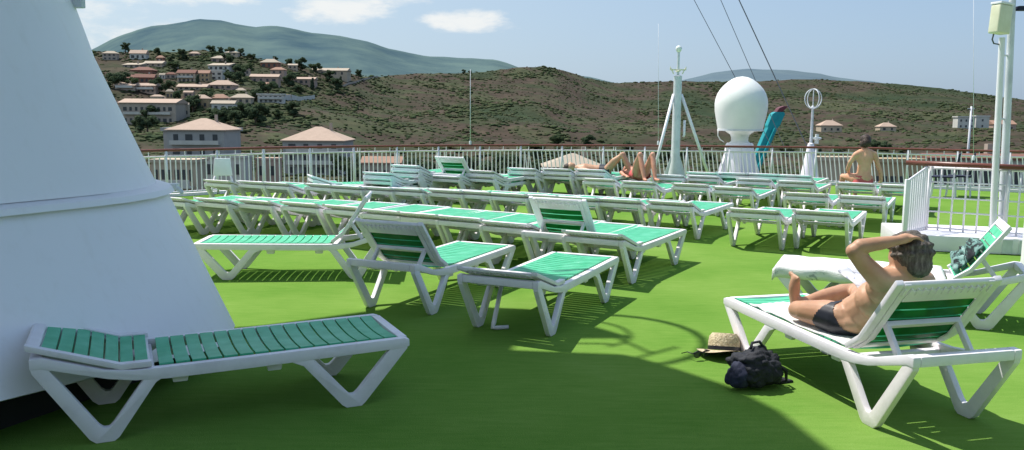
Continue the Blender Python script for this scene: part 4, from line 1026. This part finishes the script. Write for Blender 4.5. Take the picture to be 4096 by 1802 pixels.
tl_ = [(330, 128, 0), (410, 140, 1), (470, 150, 0), (540, 132, 1), (565, 130, 0), (590, 138, 2), (615, 142, 0), (640, 150, 1), (440, 160, 0), (450, 176, 2), (585, 168, 0), (600, 180, 1), (575, 196, 0), (612, 200, 0), (596, 212, 1), (628, 186, 2), (700, 160, 0), (735, 168, 1), (760, 178, 0), (800, 182, 2), (730, 212, 0), (752, 226, 1), (320, 222, 0), (345, 230, 2), (400, 232, 0), (300, 232, 1), (430, 236, 0), (455, 246, 1), (490, 268, 0), (520, 258, 0), (560, 262, 2), (380, 286, 0), (360, 276, 1), (650, 262, 0), (680, 250, 1), (545, 296, 0), (580, 302, 1), (610, 306, 0), (640, 310, 0), (670, 304, 1), (700, 308, 2), (735, 300, 0), (560, 322, 0), (600, 326, 1), (645, 330, 0), (350, 318, 0), (375, 332, 1), (850, 230, 0), (830, 206, 0), (860, 214, 3), (905, 196, 0), (790, 222, 3), (505, 226, 3), (1167, 186, 0), (1182, 186, 2)]
for i, (xv, yv, k) in enumerate(tl_):
    d = e_to_d(xv, yv); lab = 'one of the %ss among the hillside houses' % KN[k]
    tree(xv, d, rs.uniform(5.0, 8.5)*(1 if yv > 160 else .72)*(1 if xv < 1000 else .6), k, lab, KN[k]+'s among the hillside houses')
for i in range(34):
    xv = 880+i*28+rs.uniform(-9, 9) if i < 26 else 2060+(i-26)*62; k = rs.choice((0, 1, 2))
    tree(xv, rs.uniform(140, 188), rs.uniform(4.5, 7.5), k, 'one of the %ss close behind the far railing' % KN[k], KN[k]+'s behind the railing')
for i in range(22):
    xv = rs.uniform(1350, 2500); d = rs.uniform(240, 420); k = rs.choice((0, 1, 2))
    tree(xv, d, rs.uniform(4.5, 7.5), k, 'one of the %ss on the right hand hill slope' % KN[k], KN[k]+'s on the right hand slope')

# ------------------------------------------------------------------ houses
def house(xv0, xv1, ytop, yeave, d, label, wall=0, roof=0, rk='hip', storeys=2, zb=None, nwin=3, dep=.7, yaw=0, ybase=None, balcony=False, cat='house'):
    xc = (xv0+xv1)/2; wd = (xv1-xv0)/2089*d
    pt = atvy(xc, ytop, d); pe = atvy(xc, yeave, d)
    zb = zb if zb is not None else min(ground(xc, d), ground(xv0, d), ground(xv1, d))-1.5
    zg = ground(xc, d) if zb > -30 else zb
    ze = pe.z; zt = pt.z; hd = wd*dep/2
    root = empty('house', (pt.x, d+hd, zb), R(yaw), label, cat)
    Z = ze-zb; T = zt-zb; hw = wd/2
    ov = min(.5, wd*.04)
    b = MB(); b.box((0, 0, Z/2), (2*(hw-ov), 2*(hd-ov), Z)); b.build('wall', WALLS[wall], root)
    b = MB()
    E4 = [(-hw, -hd, Z), (hw, -hd, Z), (hw, hd, Z), (-hw, hd, Z)]; F4 = [(x, y, Z-.22) for x, y, z in E4]
    if rk == 'hip':
        rl = max(0, hw-hd)*.9
        tp = [(-rl-.02, 0, T), (rl+.02, 0, T)]
        b.add(E4+F4+tp, [(0, 1, 9, 8), (1, 2, 9), (2, 3, 8, 9), (3, 0, 8), (4, 7, 6, 5), (0, 4, 5, 1), (1, 5, 6, 2), (2, 6, 7, 3), (3, 7, 4, 0)])
    elif rk == 'gable':
        tp = [(-hw, 0, T), (hw, 0, T)]
        b.add(E4+F4+tp, [(0, 1, 9, 8), (1, 2, 9), (2, 3, 8, 9), (3, 0, 8), (4, 7, 6, 5), (0, 4, 5, 1), (1, 5, 6, 2), (2, 6, 7, 3), (3, 7, 4, 0)])
    elif rk == 'shed':
        b.add([(-hw, -hd, Z), (hw, -hd, Z), (hw, hd, T), (-hw, hd, T), (-hw, -hd, Z-.25), (hw, -hd, Z-.25), (hw, hd, Z-.25), (-hw, hd, Z-.25)], [(0, 1, 2, 3), (4, 7, 6, 5), (0, 4, 5, 1), (1, 5, 6, 2), (2, 6, 7, 3), (3, 7, 4, 0)])
    else:
        b.box((0, 0, Z+(T-Z)/2), (2*hw, 2*hd, max(.3, T-Z)))
    b.build('roof', ROOFS[roof] if rk != 'flat' else WALLS[wall], root)
    base = max(0, zg-zb) if zb > -30 else 0
    vis = Z-base
    sh = vis/max(1, storeys)
    fy = -(hd-ov)
    for s_ in range(storeys):
        for k in range(nwin):
            if sh < 1.2: continue
            wx = (k-(nwin-1)/2)*(2*hw*.86/nwin); wz = Z-sh*(s_+.55); hh = min(1.5, sh*.5); ww = min(1.1, hw*1.2/nwin*.6)
            if (k+s_+int(xc)) % 4 == 0: ww *= 1.5
            b = MB(); b.box((wx, fy-.03, wz), (ww, .12, hh)); wn = b.build('window', M['shutter'], root)
    if balcony:
        for s_ in range(1, storeys):
            b = MB(); b.box((0, fy-.6, Z-sh*s_-.1), (2*hw*.8, 1.2, .18)); b.box((0, fy-1.17, Z-sh*s_+.4), (2*hw*.8, .08, .8)); b.build('balcony', WALLS[4], root)
    if wd > 9 and rk != 'flat':
        b = MB(); b.box((hw*.35, hd*.2, (Z+T)/2+.5), (.6, .6, abs(T-Z)+.8)); b.build('chimney', WALLS[6], root)
    return root
C2 = lambda x, y: (239+x*.1953, 113.2+y*.1953)
vill = [  # x0,x1,ytop,yeave,ybase (crop px), label, wall, roof, kind, storeys, windows
 (80, 270, 75, 108, 190, 'leftmost ridge-top house with pale roof next to the funnel edge', 6, 3, 'hip', 2, 3),
 (430, 650, 62, 110, 178, 'ridge-top house with pink roof and white wall, second from the left', 4, 0, 'gable', 1, 3),
 (780, 885, 135, 165, 215, 'small brown walled house right of the second ridge-top house', 5, 1, 'hip', 1, 2),
 (340, 600, 225, 255, 310, 'low house with a pale grey roof above the rusty roofs', 6, 3, 'shed', 1, 3),
 (610, 880, 203, 238, 275, 'low long house with sand coloured roof in the upper left village', 0, 3, 'gable', 1, 3),
 (440, 740, 280, 325, 375, 'house with dark red walls below the low pale roofed houses', 5, 2, 'hip', 1, 4),
 (215, 480, 380, 425, 485, 'rust roofed house at the far left beside the funnel', 1, 2, 'gable', 1, 3),
 (490, 745, 372, 420, 490, 'rust roofed house with brick balconies left of the white villas', 5, 2, 'gable', 1, 4),
 (240, 505, 480, 520, 620, 'house with dull arches under a pink roof behind the leftmost dark trees', 6, 0, 'shed', 2, 4),
 (512, 790, 490, 525, 620, 'wide pale house with dark arched porch in the left village', 1, 0, 'gable', 2, 4),
 (1040, 1290, 318, 362, 480, 'cream villa with rust roof and a row of windows in the village centre', 0, 2, 'gable', 2, 4),
 (1292, 1475, 325, 365, 480, 'ochre villa joined to the right of the cream villa', 2, 1, 'gable', 2, 3),
 (1478, 1645, 318, 345, 445, 'small bright white villa with dark terrace opening', 4, 3, 'flat', 2, 2),
 (1440, 1745, 225, 262, 325, 'long white house above the small bright white villa', 4, 3, 'shed', 1, 4),
 (1480, 1730, 135, 172, 225, 'pale roofed pink house under the dark ridge trees', 1, 3, 'hip', 1, 3),
 (1200, 1340, 85, 110, 150, 'tiny pinkish ridge house left of the dark ridge trees', 1, 0, 'hip', 1, 2),
 (1040, 1425, 500, 540, 600, 'long low peach roofed house below the cream villa', 0, 0, 'gable', 1, 5),
 (1430, 1790, 452, 515, 600, 'rose pink villa with hipped pink roof in the village centre', 1, 0, 'hip', 1, 4),
 (1205, 1460, 640, 690, 775, 'orange peach roofed house in the middle of the lower village', 2, 0, 'hip', 1, 3),
 (1462, 1705, 632, 685, 770, 'peach roofed house directly right of the orange peach one', 0, 1, 'hip', 1, 3),
 (1480, 1790, 715, 755, 850, 'pale walled house half hidden below the peach roofs', 4, 3, 'gable', 1, 3),
 (1730, 2010, 630, 680, 780, 'sand roofed house at the right of the lower village', 0, 3, 'hip', 1, 3),
 (2070, 2420, 628, 645, 800, 'modern flat roofed white house near the retaining wall', 4, 3, 'flat', 2, 5),
 (1980, 2350, 372, 410, 480, 'long salmon roofed house in the right half of the village', 1, 0, 'gable', 1, 4),
 (2250, 2445, 285, 320, 410, 'pink rendered house with dark porch above the salmon roofed one', 1, 1, 'hip', 2, 2),
 (2118, 2362, 178, 225, 290, 'ridge-top house with pale cream roof right of the dark trees', 5, 3, 'hip', 1, 3),
 (2475, 2600, 240, 262, 315, 'small cream ridge house at the right of the pale cream roofed one', 0, 3, 'shed', 1, 2),
 (2775, 3250, 292, 330, 400, 'long low cream house at the right end of the village ridge', 0, 3, 'gable', 1, 5),
 (2535, 2835, 412, 440, 490, 'low salmon house below the right end of the village ridge', 1, 0, 'gable', 1, 4),
 (285, 1045, 690, 745, 890, 'very long pink roofed apartment house beside the funnel edge', 6, 0, 'gable', 2, 9),
 (700, 865, 640, 665, 705, 'tiny house peeking over the very long pink roof', 0, 0, 'hip', 1, 2)]
vill += [
 (900, 1030, 350, 378, 430, 'small rust roofed cottage left of the cream villa', 6, 2, 'hip', 1, 2),
 (820, 900, 365, 385, 430, 'tiny white cottage left of the cream villa', 4, 3, 'gable', 1, 2),
 (900, 1000, 570, 600, 660, 'tiny yellowish house above the right end of the very long roof', 2, 3, 'hip', 1, 2),
 (1130, 1260, 590, 612, 660, 'small cottage between the dark trees in the middle of the village', 1, 0, 'gable', 1, 2),
 (1800, 1930, 555, 585, 640, 'small sand roofed cottage above the sand roofed house', 0, 3, 'hip', 1, 2),
 (1860, 1990, 290, 318, 370, 'small house among the ridge trees right of the long white house', 6, 0, 'hip', 1, 2),
 (1660, 1840, 78, 98, 140, 'very small roof just showing over the ridge trees', 0, 3, 'hip', 1, 2),
 (2400, 2520, 640, 668, 740, 'small cottage at the right end of the flat roofed white house', 6, 0, 'gable', 1, 2),
 (1090, 1200, 745, 775, 850, 'small pale cottage between the long roof and the peach roofs', 0, 3, 'gable', 1, 2),
 (960, 1060, 232, 258, 305, 'tiny rust roofed house at the centre of the upper village', 6, 2, 'hip', 1, 2),
 (2150, 2290, 480, 505, 560, 'small ochre cottage below the long salmon roofed house', 2, 1, 'hip', 1, 2)]
for (x0, x1, yt, ye, yb, lab, wl, rf, rk, st, nw) in vill:
    xa, yta = C2(x0, yt); xb, yea = C2(x1, ye); _, yba = C2(0, yb)
    d = e_to_d((xa+xb)/2, yba)
    house(xa, xb, yta, yea, d, lab, wl, rf, rk, st, nwin=nw, dep=.55, yaw=rs.uniform(-9, 9), balcony=(nw >= 4 and st == 2))
house(403, 572, 322, 331, 203, 'flat terrace wing behind the left pyramid roofed house', 3, 3, 'flat', 3, zb=-14, nwin=5)
house(411, 564, 298, 327, 196, 'big grey stone house with a pale pyramid roof behind the left railing', 3, 0, 'hip', 3, zb=-14, nwin=4, dep=.9, balcony=True)
house(703, 866, 320, 354, 192, 'grey house with pink pyramid roof behind the railing, right of the stone one', 3, 0, 'hip', 3, zb=-14, nwin=4, dep=.9, balcony=True)
house(1366, 1528, 389, 421, 118, 'sand tiled pyramid roof seen through the middle railing bars', 2, 3, 'hip', 2, zb=-14, nwin=3, dep=.95)
house(372, 494, 402, 410, 96, 'peach apartment block with dark arches behind the leftmost railing posts', 0, 0, 'flat', 3, zb=-14, nwin=6, balcony=True)
house(505, 615, 392, 398, 108, 'pale block between the peach one and the grey house, behind the bars', 4, 3, 'flat', 3, zb=-14, nwin=4)
house(640, 700, 398, 404, 112, 'narrow pinkish block behind the left railing bars', 1, 0, 'flat', 3, zb=-14, nwin=2)
house(905, 1010, 395, 410, 125, 'brown roofed low building behind the bars left of the raised lounger', 6, 1, 'gable', 2, zb=-14, nwin=4)
house(2052, 2188, 398, 404, 62, 'cream walled building right of the loop antenna, behind the woman', 0, 3, 'flat', 2, zb=-14, nwin=2, dep=.5)
house(2190, 2335, 402, 408, 66, 'ochre building with dark windows right of the woman', 2, 3, 'flat', 3, zb=-14, nwin=6, dep=.5)
house(2335, 2600, 388, 398, 78, 'white terminal building with a row of dark windows behind the right railing', 4, 2, 'gable', 3, zb=-14, nwin=9, dep=.3)
house(2066, 2122, 303, 316, e_to_d(2094, 330), 'peach house on the slope right of the loop antenna', 0, 0, 'hip', 1, nwin=3)
house(2214, 2258, 309, 319, e_to_d(2236, 334), 'small cream and pink house on the slope above the woman', 0, 0, 'hip', 1, nwin=2)
house(2410, 2456, 293, 296, e_to_d(2433, 330), 'white slatted block on the slope left of the twin poles', 4, 3, 'flat', 2, nwin=3, dep=.6)
house(2456, 2492, 291, 295, e_to_d(2474, 330), 'bright white cube house touching the white slatted block', 4, 3, 'flat', 2, nwin=1, dep=.6)
house(2500, 2560, 303, 313, e_to_d(2530, 330), 'low pinkish house behind the twin poles', 1, 1, 'gable', 1, nwin=3)
# pole by the white houses
p = atvy(2436, 372, 150); b = MB(); e_ = empty('utility_pole', (p.x, p.y, -12), 0, 'thin pale utility pole in front of the white slatted block', 'pole')
b.tube([(0, 0, 0), (0, 0, atvy(2440, 268, 150).z+12)], [.28, .16], 8); b.build('post', M['galv'], e_, smooth=True)
b = MB(); b.box((0, 0, atvy(2440, 274, 150).z+12), (1.3, .12, .12)); b.build('cross_arm', M['galv'], e_)

# retaining wall and the track below the village
def ribbon(name, pts, wd, h, m_, label, cat, dz=0):
    b = MB(); P = []
    for (xa, ya), (xb, yb) in zip(pts[:-1], pts[1:]):
        for k in range(6):
            t = k/6; xv = xa+(xb-xa)*t; yv = ya+(yb-ya)*t; d = e_to_d(xv, yv); P.append(Vector(((xv-1288)/2089*d, d, ground(xv, d)+dz)))
    r0 = [p+Vector((0, 0, h)) for p in P]; r1 = [p+Vector((0, wd, h)) for p in P]; rb = [p+Vector((0, 0, -2)) for p in P]; rc_ = [p+Vector((0, wd, -2)) for p in P]
    b.strip([rb, r0, r1, rc_]); o = b.build(name, m_, recalc=False); return tag(o, label, cat)
ribbon('retaining_wall', [(693, 268), (735, 262), (765, 252), (800, 241)], 1.0, 2.6, WALLS[4], 'pale stone retaining wall running up to the right below the village', 'wall')
ribbon('retaining_wall', [(842, 232), (880, 213), (920, 202), (958, 194)], 1.0, 1.2, WALLS[6], 'thin pale track wall climbing to the saddle between the hills', 'wall')
